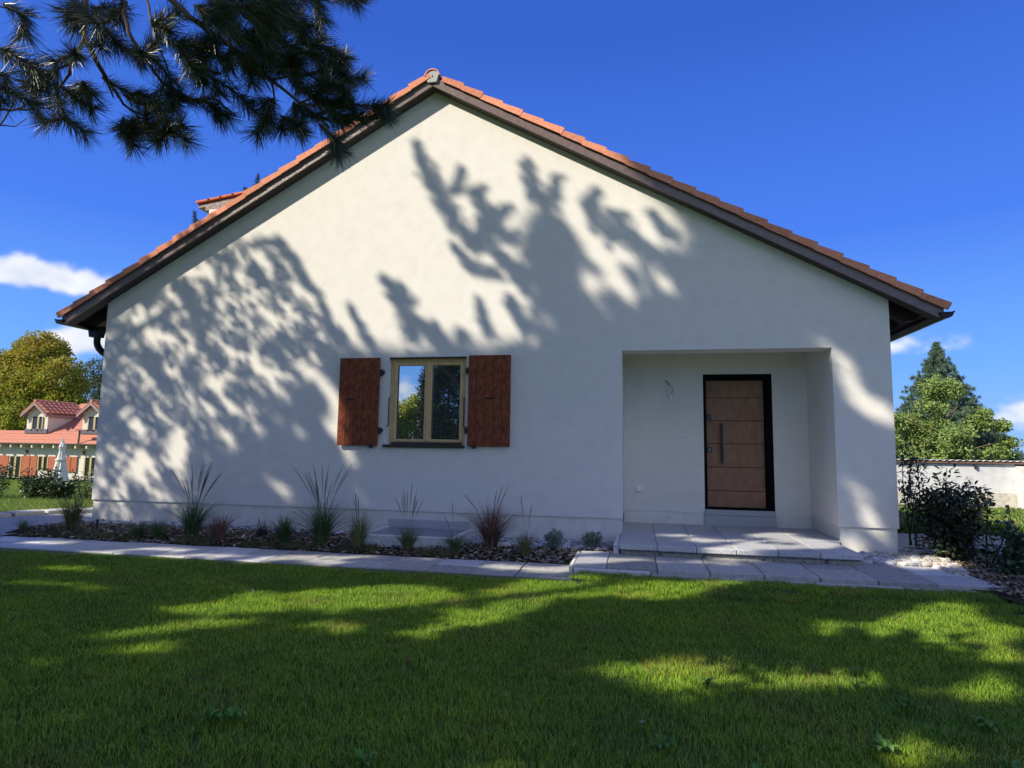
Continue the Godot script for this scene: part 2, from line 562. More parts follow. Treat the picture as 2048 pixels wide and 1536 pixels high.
func build_house() -> void:
	var XL := -9.10
	var XR := 3.41
	var wx0 := -3.79
	var wx1 := -2.53
	var wy0 := 1.37
	var wy1 := 2.735
	var px0 := -0.175
	var px1 := 2.672
	var py := 2.789
	var pl := 0.362
	var zb := -18.1
	var zr := -10.444
	var house := thing("house", Vector3.ZERO, "cream rendered house with terracotta gable roof, brown shutters and recessed entrance", "house")
	var render_m := mottled("render", 3, [[0.0, 0.715, 0.683, 0.62], [0.36, 0.75, 0.718, 0.655], [0.5, 0.757, 0.725, 0.662], [0.62, 0.763, 0.731, 0.668], [1.0, 0.785, 0.752, 0.69]], 2.3, 0.9, 0.014, 0.22, 0.42, 0.8, 0.25)
	var plinth_m := mottled("plinth", 9, [[0.0, 0.66, 0.635, 0.575], [0.5, 0.74, 0.715, 0.65], [1.0, 0.77, 0.745, 0.68]], 1.7, 0.9, 0.014, 0.22, 0.42, 0.8, 0.25)
	var F := -D
	var w := MB.new()
	var Z := Vector3(0, 0, 1)
	for s in [[XL, wx0, pl, -1.0], [wx0, APEX.x, pl, wy0], [APEX.x, wx1, pl, wy0], [wx1, px0, pl, -1.0], [px1, XR, pl, -1.0], [wx0, APEX.x, wy1, -1.0], [APEX.x, wx1, wy1, -1.0], [px0, px1, py, -1.0]]:
		var x0: float = s[0]
		var x1: float = s[1]
		var y0: float = s[2]
		var t0: float = s[3] if s[3] > 0.0 else wall_top(x0)
		var t1: float = s[3] if s[3] > 0.0 else wall_top(x1)
		w.quad_dir(Vector3(x0, y0, F), Vector3(x1, y0, F), Vector3(x1, t1, F), Vector3(x0, t0, F), Z)
	# window reveal
	var wz := F - 0.2
	w.quad_dir(Vector3(wx0, wy0, F), Vector3(wx0, wy1, F), Vector3(wx0, wy1, wz), Vector3(wx0, wy0, wz), Vector3.RIGHT)
	w.quad_dir(Vector3(wx1, wy0, F), Vector3(wx1, wy1, F), Vector3(wx1, wy1, wz), Vector3(wx1, wy0, wz), Vector3.LEFT)
	w.quad_dir(Vector3(wx0, wy1, F), Vector3(wx1, wy1, F), Vector3(wx1, wy1, wz), Vector3(wx0, wy1, wz), Vector3.DOWN)
	w.quad_dir(Vector3(wx0, wy0, F), Vector3(wx1, wy0, F), Vector3(wx1, wy0, wz), Vector3(wx0, wy0, wz), Vector3.UP)
	# porch recess: lintel, ceiling, side walls, back wall with the door opening
	var lz := F - 0.36
	var cy := 2.93
	w.quad_dir(Vector3(px0, py, F), Vector3(px1, py, F), Vector3(px1, py, lz), Vector3(px0, py, lz), Vector3.DOWN)
	w.quad_dir(Vector3(px0, py, lz), Vector3(px1, py, lz), Vector3(px1, cy, lz), Vector3(px0, cy, lz), Vector3(0, 0, -1))
	w.quad_dir(Vector3(px0, cy, lz), Vector3(px1, cy, lz), Vector3(px1, cy, zr), Vector3(px0, cy, zr), Vector3.DOWN)
	for q in [[px0, Vector3.RIGHT], [px1, Vector3.LEFT]]:
		w.quad_dir(Vector3(q[0], pl, F), Vector3(q[0], py, F), Vector3(q[0], py, lz), Vector3(q[0], pl, lz), q[1])
		w.quad_dir(Vector3(q[0], pl, lz), Vector3(q[0], cy, lz), Vector3(q[0], cy, zr), Vector3(q[0], pl, zr), q[1])
	var dx0 := 1.098
	var dx1 := 2.156
	var dy1 := 2.59
	w.quad_dir(Vector3(px0, pl, zr), Vector3(dx0, pl, zr), Vector3(dx0, cy, zr), Vector3(px0, cy, zr), Z)
	w.quad_dir(Vector3(dx1, pl, zr), Vector3(px1, pl, zr), Vector3(px1, cy, zr), Vector3(dx1, cy, zr), Z)
	w.quad_dir(Vector3(dx0, dy1, zr), Vector3(dx1, dy1, zr), Vector3(dx1, cy, zr), Vector3(dx0, cy, zr), Z)
	for q in [[dx0, Vector3.RIGHT], [dx1, Vector3.LEFT]]:
		w.quad_dir(Vector3(q[0], pl, zr), Vector3(q[0], dy1, zr), Vector3(q[0], dy1, zr - 0.2), Vector3(q[0], pl, zr - 0.2), q[1])
	w.quad_dir(Vector3(dx0, dy1, zr), Vector3(dx1, dy1, zr), Vector3(dx1, dy1, zr - 0.2), Vector3(dx0, dy1, zr - 0.2), Vector3.DOWN)
	# the underside of the render where it stands proud of the plinth, then side and back walls
	var pr := 0.028
	w.quad_dir(Vector3(XL, pl, F), Vector3(px0, pl, F), Vector3(px0, pl, F - pr), Vector3(XL, pl, F - pr), Vector3.DOWN)
	w.quad_dir(Vector3(px1, pl, F), Vector3(XR, pl, F), Vector3(XR, pl, F - pr), Vector3(px1, pl, F - pr), Vector3.DOWN)
	w.quad_dir(Vector3(px1, pl, F), Vector3(px1 + pr, pl, F), Vector3(px1 + pr, pl, zr), Vector3(px1, pl, zr), Vector3.DOWN)
	w.quad_dir(Vector3(px0, pl, zr), Vector3(px1, pl, zr), Vector3(px1, pl, zr - pr), Vector3(px0, pl, zr - pr), Vector3.DOWN)
	w.quad_dir(Vector3(XR, pl, F), Vector3(XR, pl, zb), Vector3(XR - pr, pl, zb), Vector3(XR - pr, pl, F), Vector3.DOWN)
	w.quad_dir(Vector3(XL, pl, F), Vector3(XL, wall_top(XL), F), Vector3(XL, wall_top(XL), zb), Vector3(XL, pl, zb), Vector3.LEFT)
	w.quad_dir(Vector3(XR, pl, F), Vector3(XR, wall_top(XR), F), Vector3(XR, wall_top(XR), zb), Vector3(XR, pl, zb), Vector3.RIGHT)
	w.quad_dir(Vector3(XL, pl, zb), Vector3(APEX.x, pl, zb), Vector3(APEX.x, wall_top(APEX.x), zb), Vector3(XL, wall_top(XL), zb), -Z)
	w.quad_dir(Vector3(APEX.x, pl, zb), Vector3(XR, pl, zb), Vector3(XR, wall_top(XR), zb), Vector3(APEX.x, wall_top(APEX.x), zb), -Z)
	part("wall", w, render_m, house)
	var p := MB.new()
	var pz := F - pr
	p.quad_dir(Vector3(XL + 0.01, -0.6, pz), Vector3(px0 - 0.012, -0.6, pz), Vector3(px0 - 0.012, pl, pz), Vector3(XL + 0.01, pl, pz), Z)
	p.quad_dir(Vector3(px1 + pr, -0.6, pz), Vector3(XR - pr * 0.6, -0.6, pz), Vector3(XR - pr * 0.6, pl, pz), Vector3(px1 + pr, pl, pz), Z)
	p.quad_dir(Vector3(px0 - 0.012, -0.6, pz), Vector3(px0 - 0.012, pl, pz), Vector3(px0 - 0.012, pl, zr), Vector3(px0 - 0.012, -0.6, zr), Vector3.RIGHT)
	p.quad_dir(Vector3(px1 + pr, -0.6, pz), Vector3(px1 + pr, pl, pz), Vector3(px1 + pr, pl, zr), Vector3(px1 + pr, -0.6, zr), Vector3.LEFT)
	p.quad_dir(Vector3(px0, -0.6, zr - 0.012), Vector3(dx0, -0.6, zr - 0.012), Vector3(dx0, pl, zr - 0.012), Vector3(px0, pl, zr - 0.012), Z)
	p.quad_dir(Vector3(dx1, -0.6, zr - 0.012), Vector3(px1 + pr, -0.6, zr - 0.012), Vector3(px1 + pr, pl, zr - 0.012), Vector3(dx1, pl, zr - 0.012), Z)
	p.quad_dir(Vector3(XL + 0.01, -1.6, pz), Vector3(XL + 0.01, pl, pz), Vector3(XL + 0.01, pl, zb), Vector3(XL + 0.01, -1.6, zb), Vector3.LEFT)
	p.quad_dir(Vector3(XR - pr * 0.6, -1.6, pz), Vector3(XR - pr * 0.6, pl, pz), Vector3(XR - pr * 0.6, pl, zb), Vector3(XR - pr * 0.6, -1.6, zb), Vector3.RIGHT)
	p.quad_dir(Vector3(XL + 0.01, -1.6, zb + 0.01), Vector3(XR - pr * 0.6, -1.6, zb + 0.01), Vector3(XR - pr * 0.6, pl, zb + 0.01), Vector3(XL + 0.01, pl, zb + 0.01), -Z)
	part("plinth", p, plinth_m, house)

	# ---- roof
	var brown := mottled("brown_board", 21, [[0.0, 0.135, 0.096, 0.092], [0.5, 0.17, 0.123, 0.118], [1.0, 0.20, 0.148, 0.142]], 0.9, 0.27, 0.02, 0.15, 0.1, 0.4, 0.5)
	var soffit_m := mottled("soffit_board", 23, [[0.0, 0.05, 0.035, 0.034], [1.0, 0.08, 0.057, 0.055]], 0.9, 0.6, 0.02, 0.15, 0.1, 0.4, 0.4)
	var dark_wood := flat("dark_eaves", Color(0.19, 0.15, 0.14), 0.7)
	var zinc := flat("zinc", Color(0.13, 0.13, 0.135), 0.35, 0.5, 0.6)
	var oz := F + 0.19
	var lens := [7.62, 8.145]
	var roof_deck := MB.new()
	for k in 2:
		var side: float = [-1.0, 1.0][k]
		var L: float = lens[k]
		slope_prism(roof_deck, side, [0.0, 0.10, L, 0.10, L, 0.122, 0.0, 0.122], zb - 0.2, oz - 0.035)
	var deck := part("roof", roof_deck, dark_wood, house)
	for k in 2:
		var side: float = [-1.0, 1.0][k]
		var L: float = lens[k]
		var sb := MB.new()
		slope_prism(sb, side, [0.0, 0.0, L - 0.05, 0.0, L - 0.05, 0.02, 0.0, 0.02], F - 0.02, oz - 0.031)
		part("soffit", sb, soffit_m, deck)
		var bb := MB.new()
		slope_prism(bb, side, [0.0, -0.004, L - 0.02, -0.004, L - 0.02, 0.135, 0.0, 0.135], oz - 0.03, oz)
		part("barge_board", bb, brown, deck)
		for i in 12:                                     # rafters under the eaves
			var rb := MB.new()
			var z := F - 0.28 - 0.76 * i
			slope_prism(rb, side, [L - 1.5, -0.10, L - 0.26, -0.10, L - 0.16, -0.02, L - 0.12, 0.098, L - 1.5, 0.098], z - 0.05, z + 0.05)
			part("rafter", rb, dark_wood, deck)
		# half round gutter with an end cap and a swan neck to the corner of the house
		var g := MB.new()
		var gx: float = slope_pt(side, L + 0.07, 0.0, 0).x
		var gy: float = slope_pt(side, L + 0.07, 0.16, 0).y - 0.03
		var prof := PackedVector2Array()
		for i in 11:
			var a := PI + PI * i / 10.0
			prof.append(Vector2(cos(a), sin(a)) * 0.082)
		for i in 11:
			var a := TAU - PI * i / 10.0
			prof.append(Vector2(cos(a), sin(a)) * 0.078)
		g.prism(prof, Vector3(gx, gy, zb - 0.1), Vector3.RIGHT, Vector3.UP, Vector3(0, 0, oz + 0.03 - zb + 0.1))
		var capp := PackedVector2Array()
		for i in 11:
			var a := PI + PI * i / 10.0
			capp.append(Vector2(cos(a), sin(a)) * 0.084)
		g.prism(capp, Vector3(gx, gy, oz + 0.022), Vector3.RIGHT, Vector3.UP, Vector3(0, 0, 0.01))
		g.tube([Vector3(gx + side * 0.088, gy + 0.003, oz + 0.03), Vector3(gx + side * 0.088, gy + 0.003, zb)], [0.011, 0.011], 6)
		part("gutter", g, zinc, deck)
		var dp := MB.new()
		var dpz := F - (0.42 if side < 0.0 else 4.2)
		var wxs: float = XL - 0.075 if side < 0.0 else XR + 0.075
		var px2: float = gx - side * 0.17
		dp.prism(P2([-0.12, 0.0, 0.12, 0.0, 0.085, -0.16, -0.085, -0.16]), Vector3(px2 + side * 0.02, gy - 0.05, dpz - 0.08), Vector3.RIGHT, Vector3.UP, Vector3(0, 0, 0.16))
		dp.tube([Vector3(px2, gy - 0.15, dpz), Vector3(px2, gy - 0.30, dpz), Vector3(px2 - side * 0.02, gy - 0.36, dpz), Vector3(px2 - side * 0.06, gy - 0.42, dpz), Vector3(px2 - side * 0.14, gy - 0.49, dpz), Vector3(lerpf(px2, wxs, 0.7), gy - 0.60, dpz), Vector3(wxs + side * 0.03, gy - 0.67, dpz), Vector3(wxs, gy - 0.76, dpz), Vector3(wxs, -0.2, dpz)], [0.058, 0.058, 0.058, 0.058, 0.058, 0.058, 0.058, 0.058, 0.058], 12)
		part("downpipe", dp, zinc, deck)
		# courses of tiles over the whole slope, joined
		var courses := MB.new()
		var n := 22 if side > 0.0 else 21
		for i in n:
			var e: float = L + 0.012 - 0.365 * i
			var u0 := maxf(e - 0.40, 0.02)
			slope_prism(courses, side, [e, 0.198, e, 0.223, u0, 0.19, u0, 0.165], zb - 0.15, oz - 0.30)
		var cm := part("roof_tiles", courses, mottled("tile", 31, [[0.0, 0.42, 0.125, 0.062], [0.45, 0.56, 0.185, 0.10], [0.75, 0.62, 0.22, 0.125], [1.0, 0.66, 0.27, 0.165]], 1.1, 0.85, 0.02, 0.3, 0.12, 0.5, 0.3), deck)
		cm.set_meta("kind", "stuff")
		# verge tiles one by one, each with its flap over the barge board
		var tones := []
		for j in 3:
			var kk: float = [0.88, 1.0, 1.1][j]
			tones.append(mottled("tile_%d" % j, 41 + j, [[0.0, 0.60 * kk, 0.22 * kk, 0.13 * kk], [0.5, 0.70 * kk, 0.285 * kk, 0.175 * kk], [1.0, 0.76 * kk, 0.345 * kk, 0.225 * kk]], 0.7, 0.85, 0.02, 0.3, 0.12, 0.5, 0.3))
		var tm := MB.new()
		slope_prism(tm, side, [0.0, 0.120, 0.004, 0.127, 0.004, 0.212, -0.002, 0.222, -0.014, 0.226, -0.37, 0.192, -0.37, 0.116, -0.362, 0.111], oz + 0.024, oz + 0.047, slope_pt(side, 0, 0, 0))
		slope_prism(tm, side, [0.0, 0.203, 0.0, 0.222, -0.014, 0.2255, -0.41, 0.188, -0.41, 0.168], oz - 0.30, oz + 0.025, slope_pt(side, 0, 0, 0))
		var msh := tm.mesh()
		for i in n:
			var e: float = L + 0.012 - 0.365 * i
			var at := slope_pt(side, e, rng.randf_range(-0.004, 0.004), 0)
			at.z = rng.randf_range(-0.006, 0.006)
			piece("verge_tile", msh, tones[rng.randi() % 3], deck, i + (0 if side < 0.0 else 21), at)
	# ridge tile with its mortar disc
	var rt := MB.new()
	var prof2 := PackedVector2Array()
	for i in 13:
		var a := PI * i / 12.0
		prof2.append(Vector2(cos(a) * 0.128, sin(a) * 0.118 - 0.02))
	for i in 13:
		var a := PI - PI * i / 12.0
		prof2.append(Vector2(cos(a) * 0.108, sin(a) * 0.098 - 0.02))
	rt.prism(prof2, Vector3(APEX.x, 7.27, zb), Vector3.RIGHT, Vector3.UP, Vector3(0, 0, oz + 0.05 - zb))
	part("ridge_tile", rt, mats["tile_1"], deck)
	var disc := MB.new()
	disc.prism(P2([-0.075, -0.125, 0.075, -0.125, 0.105, 0.0, 0.085, 0.062, 0.0, 0.092, -0.085, 0.062, -0.105, 0.0]), Vector3(APEX.x, 7.27, oz - 0.02), Vector3.RIGHT, Vector3.UP, Vector3(0, 0, 0.055))
	disc.box(Vector3(APEX.x - 0.005, 7.255, oz + 0.04), Vector3(0.022, 0.05, 0.012), 0.004, Basis(Vector3.BACK, 0.35))
	part("ridge_end_cap", disc, flat("ridge_end", lin(0.36, 0.36, 0.35), 0.7), deck)
	# shed dormer on the left slope, seen past the verge
	var dz := -12.2
	var dm := MB.new()
	dm.box(Vector3(-8.68, 6.2, dz - 1.18), Vector3(1.98, 1.1, 2.3))
	part("dormer_wall", dm, mottled("dormer_white", 27, [[0.0, 0.5, 0.48, 0.46], [0.45, 0.74, 0.73, 0.71], [1.0, 0.80, 0.79, 0.77]], 0.6, 0.9, 0.03), house)
	var du := MB.new()
	du.prism(P2([-9.98, 6.90, -7.2, 7.27, -7.2, 7.18, -9.98, 6.81]), Vector3(0, 0, dz - 2.6), Vector3.RIGHT, Vector3.UP, Vector3(0, 0, 2.55))
	du.prism(P2([-9.78, 6.84, -7.4, 7.15, -7.4, 6.74, -9.78, 6.74]), Vector3(0, 0, dz - 0.1), Vector3.RIGHT, Vector3.UP, Vector3(0, 0, 0.06))
	part("dormer_fascia", du, brown, house)
	var dt := MB.new()
	for i in 9:
		var x := -10.02 + 0.31 * i
		var y := 6.92 + 0.31 * i * 0.133
		dt.prism(P2([0.0, 0.0, 0.0, 0.035, 0.03, 0.055, 0.36, 0.085, 0.36, 0.05]), Vector3(x, y, dz - 2.62), Vector3.RIGHT, Vector3.UP, Vector3(0, 0, 2.62))
	var dto := part("dormer_tiles", dt, mats["tile"], house)
	dto.set_meta("kind", "stuff")

	# ---- window
	var ochre := wood("ochre_wood", 61, Vector3(0.58, 0.375, 0.16), Vector3(0.76, 0.53, 0.27), Vector2(0.8, 1.6), 0.45, 0)
	var bronze := flat("bronze", lin(0.055, 0.042, 0.028), 0.35, 0.5, 0.4)
	var black_iron := flat("black_iron", lin(0.012, 0.012, 0.013), 0.5)
	var win := MB.new()
	var fz := F - 0.115
	var fw := 0.07
	win.box(Vector3(wx0 + 0.005 + fw / 2, (wy0 + wy1) / 2, fz), Vector3(fw, wy1 - wy0 - 0.012, 0.07), 0.006)
	win.box(Vector3(wx1 - 0.005 - fw / 2, (wy0 + wy1) / 2, fz), Vector3(fw, wy1 - wy0 - 0.012, 0.07), 0.006)
	win.box(Vector3((wx0 + wx1) / 2, wy1 - 0.006 - fw / 2, fz - 0.003), Vector3(wx1 - wx0 - 0.02, fw, 0.068), 0.006)
	win.box(Vector3((wx0 + wx1) / 2, wy0 + 0.03, fz - 0.003), Vector3(wx1 - wx0 - 0.02, 0.05, 0.068), 0.006)
	var window := part("window", win, ochre, house)
	for k in 2:
		var x0: float = [wx0 + 0.06, -3.158][k]
		var x1: float = [-3.164, wx1 - 0.06][k]
		var cs := MB.new()
		var st: float = 0.058
		var y0 := wy0 + 0.045
		var y1 := wy1 - 0.062
		var cz := fz + 0.018
		cs.box(Vector3(x0 + st / 2, (y0 + y1) / 2, cz), Vector3(st, y1 - y0, 0.06), 0.008)
		cs.box(Vector3(x1 - st / 2, (y0 + y1) / 2, cz), Vector3(st, y1 - y0, 0.06), 0.008)
		cs.box(Vector3((x0 + x1) / 2, y1 - st / 2, cz - 0.002), Vector3(x1 - x0 - 0.02, st, 0.058), 0.008)
		cs.box(Vector3((x0 + x1) / 2, y0 + st / 2 - 0.008, cz - 0.002), Vector3(x1 - x0 - 0.02, st * 0.75, 0.058), 0.008)
		part("casement", cs, ochre, window)
		var bd := MB.new()                                 # the dark glazing seal
		for q in [[x0 + st, x0 + st + 0.008], [x1 - st - 0.008, x1 - st]]:
			bd.box(Vector3((q[0] + q[1]) / 2, (y0 + y1) / 2, cz - 0.004), Vector3(0.008, y1 - y0 - 0.09, 0.03))
		bd.box(Vector3((x0 + x1) / 2, y0 + 0.042, cz + 0.004), Vector3(x1 - x0 - 0.115, 0.012, 0.03))
		part("glazing_seal", bd, black_iron, window)
		var gl := MB.new()
		gl.box(Vector3((x0 + x1) / 2, (y0 + y1) / 2, cz - 0.012), Vector3(x1 - x0 - 2 * st + 0.012, y1 - y0 - 0.085, 0.006), 0.0, Basis.from_euler(Vector3([0.0, -0.006][k], [0.004, -0.003][k], 0)))
		part("pane", gl, glass_mat(), window)
	var mull := MB.new()
	mull.box(Vector3(-3.161, (wy0 + wy1) / 2, fz + 0.055), Vector3(0.042, 1.24, 0.02), 0.006)
	part("cover_strip", mull, ochre, window)
	var sl := MB.new()
	sl.box(Vector3((wx0 + wx1) / 2 - 0.02, wy0 - 0.022, F + 0.0), Vector3(wx1 - wx0 + 0.05, 0.042, 0.14), 0.01)
	sl.box(Vector3((wx0 + wx1) / 2 - 0.005, wy0 + 0.021, fz + 0.058), Vector3(wx1 - wx0 - 0.12, 0.032, 0.05), 0.008)
	part("sill", sl, bronze, window)
	var hd := MB.new()
	hd.box(Vector3((wx0 + wx1) / 2, wy1 - 0.008, F - 0.03), Vector3(wx1 - wx0 - 0.004, 0.016, 0.075), 0.003)
	part("head_rail", hd, bronze, window)
	for k in 2:
		var rod := MB.new()
		var x: float = [wx0 + 0.022, wx1 - 0.022][k]
		var dxs: float = [-1.0, 1.0][k]
		rod.tube([Vector3(x, 2.10, F - 0.02), Vector3(x, 2.08, F + 0.012), Vector3(x, 1.70, F + 0.012), Vector3(x - 0.004, 1.655, F + 0.012), Vector3(x + dxs * 0.035, 1.648, F + 0.006)], [0.009, 0.009, 0.009, 0.009, 0.009], 6)
		part("shutter_bar", rod, bronze, window)

	# ---- shutters: boards, hinges, slot, stay
	var sh_m := []
	for j in 4: sh_m.append(wood("shutter_wood_%d" % j, 71 + j, Vector3(0.115, 0.031, 0.016), Vector3(0.31, 0.096, 0.048), Vector2(0.55, 1.1), 0.6, 9, 0.2))
	for k in 2:
		var x0: float = [-4.597, -2.478][k]
		var x1: float = [-3.92, -1.823][k]
		var y0: float = [1.345, 1.36][k]
		var y1: float = [2.725, 2.741][k]
		var frame := MB.new()
		var zc := F + 0.055
		frame.box(Vector3((x0 + x1) / 2, y1 - 0.10, zc - 0.027), Vector3(x1 - x0 - 0.06, 0.11, 0.022), 0.004)
		var shutter := part("shutter", frame, sh_m[0], house)
		var batten := MB.new()
		batten.box(Vector3((x0 + x1) / 2, y0 + 0.12, zc - 0.027), Vector3(x1 - x0 - 0.06, 0.11, 0.022), 0.004)
		part("batten", batten, sh_m[0], shutter)
		var nb := 5
		for i in nb:
			var b := MB.new()
			var bw := (x1 - x0) / nb
			var slot := i == ([1, 2][k] as int)
			var bx := x0 + bw * (i + 0.5)
			if slot:
				var sy0 := (y0 + y1) / 2 + 0.015
				b.box(Vector3(bx, (y0 + sy0) / 2, zc), Vector3(bw - 0.0036, sy0 - y0, 0.03), 0.003)
				b.box(Vector3(bx, (y1 + sy0 + 0.026) / 2, zc), Vector3(bw - 0.0036, y1 - sy0 - 0.026, 0.03), 0.003)
			else:
				b.box(Vector3(bx, (y0 + y1) / 2, zc), Vector3(bw - 0.0036, y1 - y0 + rng.randf_range(-0.002, 0.002), 0.03), 0.003)
			part("board", b, sh_m[(i * 3 + k) % 4], shutter)
		var sp := MB.new()
		sp.box(Vector3(x0 + (x1 - x0) / nb * ([1.5, 2.5][k]), (y0 + y1) / 2 + 0.028, zc - 0.018), Vector3(0.13, 0.06, 0.01))
		part("slot", sp, black_iron, shutter)
		for j in 2:
			var hg := MB.new()
			var hy: float = [y1 - 0.235, y0 + 0.235][j]
			var hx: float = [x1, x0][k]
			var s: float = [1.0, -1.0][k]
			hg.box(Vector3(hx + s * 0.022, hy, F + 0.035), Vector3(0.05, 0.085, 0.05), 0.006)
			hg.tube([Vector3(hx + s * 0.03, hy - 0.055, F + 0.06), Vector3(hx + s * 0.03, hy + 0.055, F + 0.06)], [0.012, 0.012], 8)
			hg.box(Vector3(hx + s * 0.045, hy + 0.01, F + 0.012), Vector3(0.035, 0.05, 0.024), 0.004)
			part("hinge", hg, black_iron, shutter)
		var ct := MB.new()
		var cxx: float = [x1 - 0.115, x0 + 0.10][k]
		ct.box(Vector3(cxx, y0 - 0.012, F + 0.045), Vector3(0.035, 0.05, 0.09), 0.006)
		ct.box(Vector3(cxx + [0.02, -0.02][k], y0 - 0.004, F + 0.082), Vector3(0.06, 0.022, 0.014), 0.005)
		part("stay", ct, black_iron, shutter)

	# ---- door
	var black := flat("black_frame", lin(0.006, 0.006, 0.007), 0.8, 0.15)
	var fr := MB.new()
	var dzf := zr - 0.085
	fr.box(Vector3(dx0 + 0.024, (0.42 + dy1) / 2, dzf), Vector3(0.046, dy1 - 0.42 - 0.004, 0.15), 0.004)
	fr.box(Vector3(dx1 - 0.055, (0.42 + dy1) / 2, dzf), Vector3(0.108, dy1 - 0.42 - 0.004, 0.15), 0.004)
	fr.box(Vector3((dx0 + dx1) / 2, dy1 - 0.049, dzf - 0.003), Vector3(dx1 - dx0 - 0.006, 0.092, 0.15), 0.004)
	fr.box(Vector3((dx0 + dx1) / 2, 0.431, dzf - 0.003), Vector3(dx1 - dx0 - 0.006, 0.022, 0.15), 0.004)
	fr.box(Vector3((dx0 + dx1) / 2, 1.5, zr - 0.18), Vector3(dx1 - dx0 - 0.05, 2.1, 0.02))
	var door := part("front_door", fr, black, house)
	var dw := wood("door_wood", 81, Vector3(0.235, 0.118, 0.066), Vector3(0.32, 0.172, 0.098), Vector2(0.9, 2.2), 0.55, 2)
	var gy2 := [2.498, 2.21, 1.837, 1.464, 1.088, 0.71, 0.446]
	for i in 6:
		var pb := MB.new()
		var ya: float = gy2[i] - (0.0035 if i > 0 else 0.0)
		var yb: float = gy2[i + 1] + 0.0035
		pb.box(Vector3((1.148 + 2.045) / 2, (ya + yb) / 2, zr - 0.14), Vector3(2.045 - 1.148, ya - yb, 0.05), 0.004)
		part("door_panel", pb, dw, door)
	var hn := MB.new()
	hn.box(Vector3(1.384, 1.474, zr - 0.055), Vector3(0.034, 0.65, 0.034), 0.006)
	for y in [1.70, 1.25]: hn.box(Vector3(1.384, y, zr - 0.09), Vector3(0.022, 0.022, 0.07), 0.003)
	part("door_handle", hn, black_iron, door)
	var ph := MB.new()
	ph.tube([Vector3(1.60, 2.007, zr - 0.12), Vector3(1.60, 2.007, zr - 0.109)], [0.014, 0.012], 12)
	part("peephole", ph, black_iron, door)
	var chrome := flat("chrome", lin(0.55, 0.55, 0.56), 0.25, 0.5, 0.9)
	for k in 2:
		var lk := MB.new()
		var ly: float = [1.90, 1.368][k]
		lk.box(Vector3(1.192, ly, zr - 0.11), Vector3(0.076, 0.076, 0.014), 0.004)
		var lo := part("lock_plate", lk, flat("lock_blue_black", lin(0.012, 0.013, 0.022), 0.3), door)
		lo.set_meta("label", ["upper square lock plate", "lower square lock plate with key cylinder"][k])
		var cy2 := MB.new()
		if k == 1:
			cy2.box(Vector3(1.196, ly - 0.014, zr - 0.101), Vector3(0.036, 0.012, 0.008), 0.003)
			cy2.tube([Vector3(1.196, ly + 0.012, zr - 0.104), Vector3(1.196, ly + 0.012, zr - 0.096)], [0.009, 0.008], 10)
		else:
			cy2.box(Vector3(1.19, ly + 0.006, zr - 0.101), Vector3(0.022, 0.009, 0.008), 0.003)
		part("cylinder", cy2, chrome, door)
	# granite door step: a slab on a block
	var granite := mottled("granite", 91, [[0.0, 0.23, 0.235, 0.25], [0.45, 0.38, 0.385, 0.395], [0.6, 0.45, 0.455, 0.46], [1.0, 0.58, 0.58, 0.58]], 0.5, 0.7, 0.09, 0.25, 0.2, 0.4, 0.4)
	var gs := MB.new()
	gs.box(Vector3((dx0 + dx1) / 2, 0.377, zr - 0.06), Vector3(dx1 - dx0 - 0.008, 0.085, 0.20), 0.006)
	var step := part("door_step", gs, granite, house)
	var gb := MB.new()
	gb.box(Vector3((dx0 + dx1) / 2, 0.242, zr - 0.066), Vector3(dx1 - dx0 + 0.012, 0.18, 0.196), 0.006)
	part("riser", gb, granite, step)
	# fittings in the porch
	var white_p := flat("white_plastic", lin(0.84, 0.85, 0.86), 0.3)
	var sw := MB.new()
	sw.box(Vector3(0.845, 1.564, zr + 0.006), Vector3(0.088, 0.088, 0.012), 0.004)
	var swo := part("light_switch", sw, white_p, house)
	var rk := MB.new()
	rk.box(Vector3(0.845, 1.564, zr + 0.014), Vector3(0.05, 0.05, 0.008), 0.003, Basis(Vector3.RIGHT, 0.06))
	part("rocker", rk, flat("grey_plastic", lin(0.56, 0.58, 0.62), 0.35), swo)
	var so := MB.new()
	so.box(Vector3(0.068, 0.708, zr + 0.02), Vector3(0.092, 0.092, 0.04), 0.012)
	var soo := part("socket", so, white_p, house)
	var lid := MB.new()
	lid.box(Vector3(0.068, 0.706, zr + 0.043), Vector3(0.066, 0.066, 0.008), 0.003)
	part("socket_lid", lid, white_p, soo)
	var wr := MB.new()
	wr.tube([Vector3(0.515, 2.475, zr), Vector3(0.505, 2.488, zr + 0.025), Vector3(0.52, 2.465, zr + 0.04), Vector3(0.545, 2.43, zr + 0.045), Vector3(0.56, 2.412, zr + 0.03), Vector3(0.60, 2.385, zr + 0.05), Vector3(0.614, 2.34, zr + 0.055), Vector3(0.612, 2.29, zr + 0.05), Vector3(0.585, 2.25, zr + 0.045)], [0.005, 0.005, 0.005, 0.005, 0.004, 0.004, 0.004, 0.004, 0.006], 5)
	wr.tube([Vector3(0.515, 2.475, zr), Vector3(0.535, 2.475, zr + 0.03), Vector3(0.55, 2.44, zr + 0.05), Vector3(0.575, 2.42, zr + 0.05)], [0.004, 0.004, 0.004, 0.003], 5)
	var wo := part("bare_lamp_wires", wr, flat("wire_grey", lin(0.09, 0.085, 0.08), 0.6), house)
	var bu := MB.new()
	bu.tube([Vector3(0.585, 2.255, zr + 0.045), Vector3(0.581, 2.235, zr + 0.045)], [0.014, 0.014], 10)
	bu.tube([Vector3(0.581, 2.236, zr + 0.045), Vector3(0.579, 2.22, zr + 0.045), Vector3(0.577, 2.20, zr + 0.045), Vector3(0.576, 2.185, zr + 0.045), Vector3(0.576, 2.178, zr + 0.045)], [0.012, 0.02, 0.027, 0.02, 0.004], 12)
	part("bulb", bu, white_p, wo)
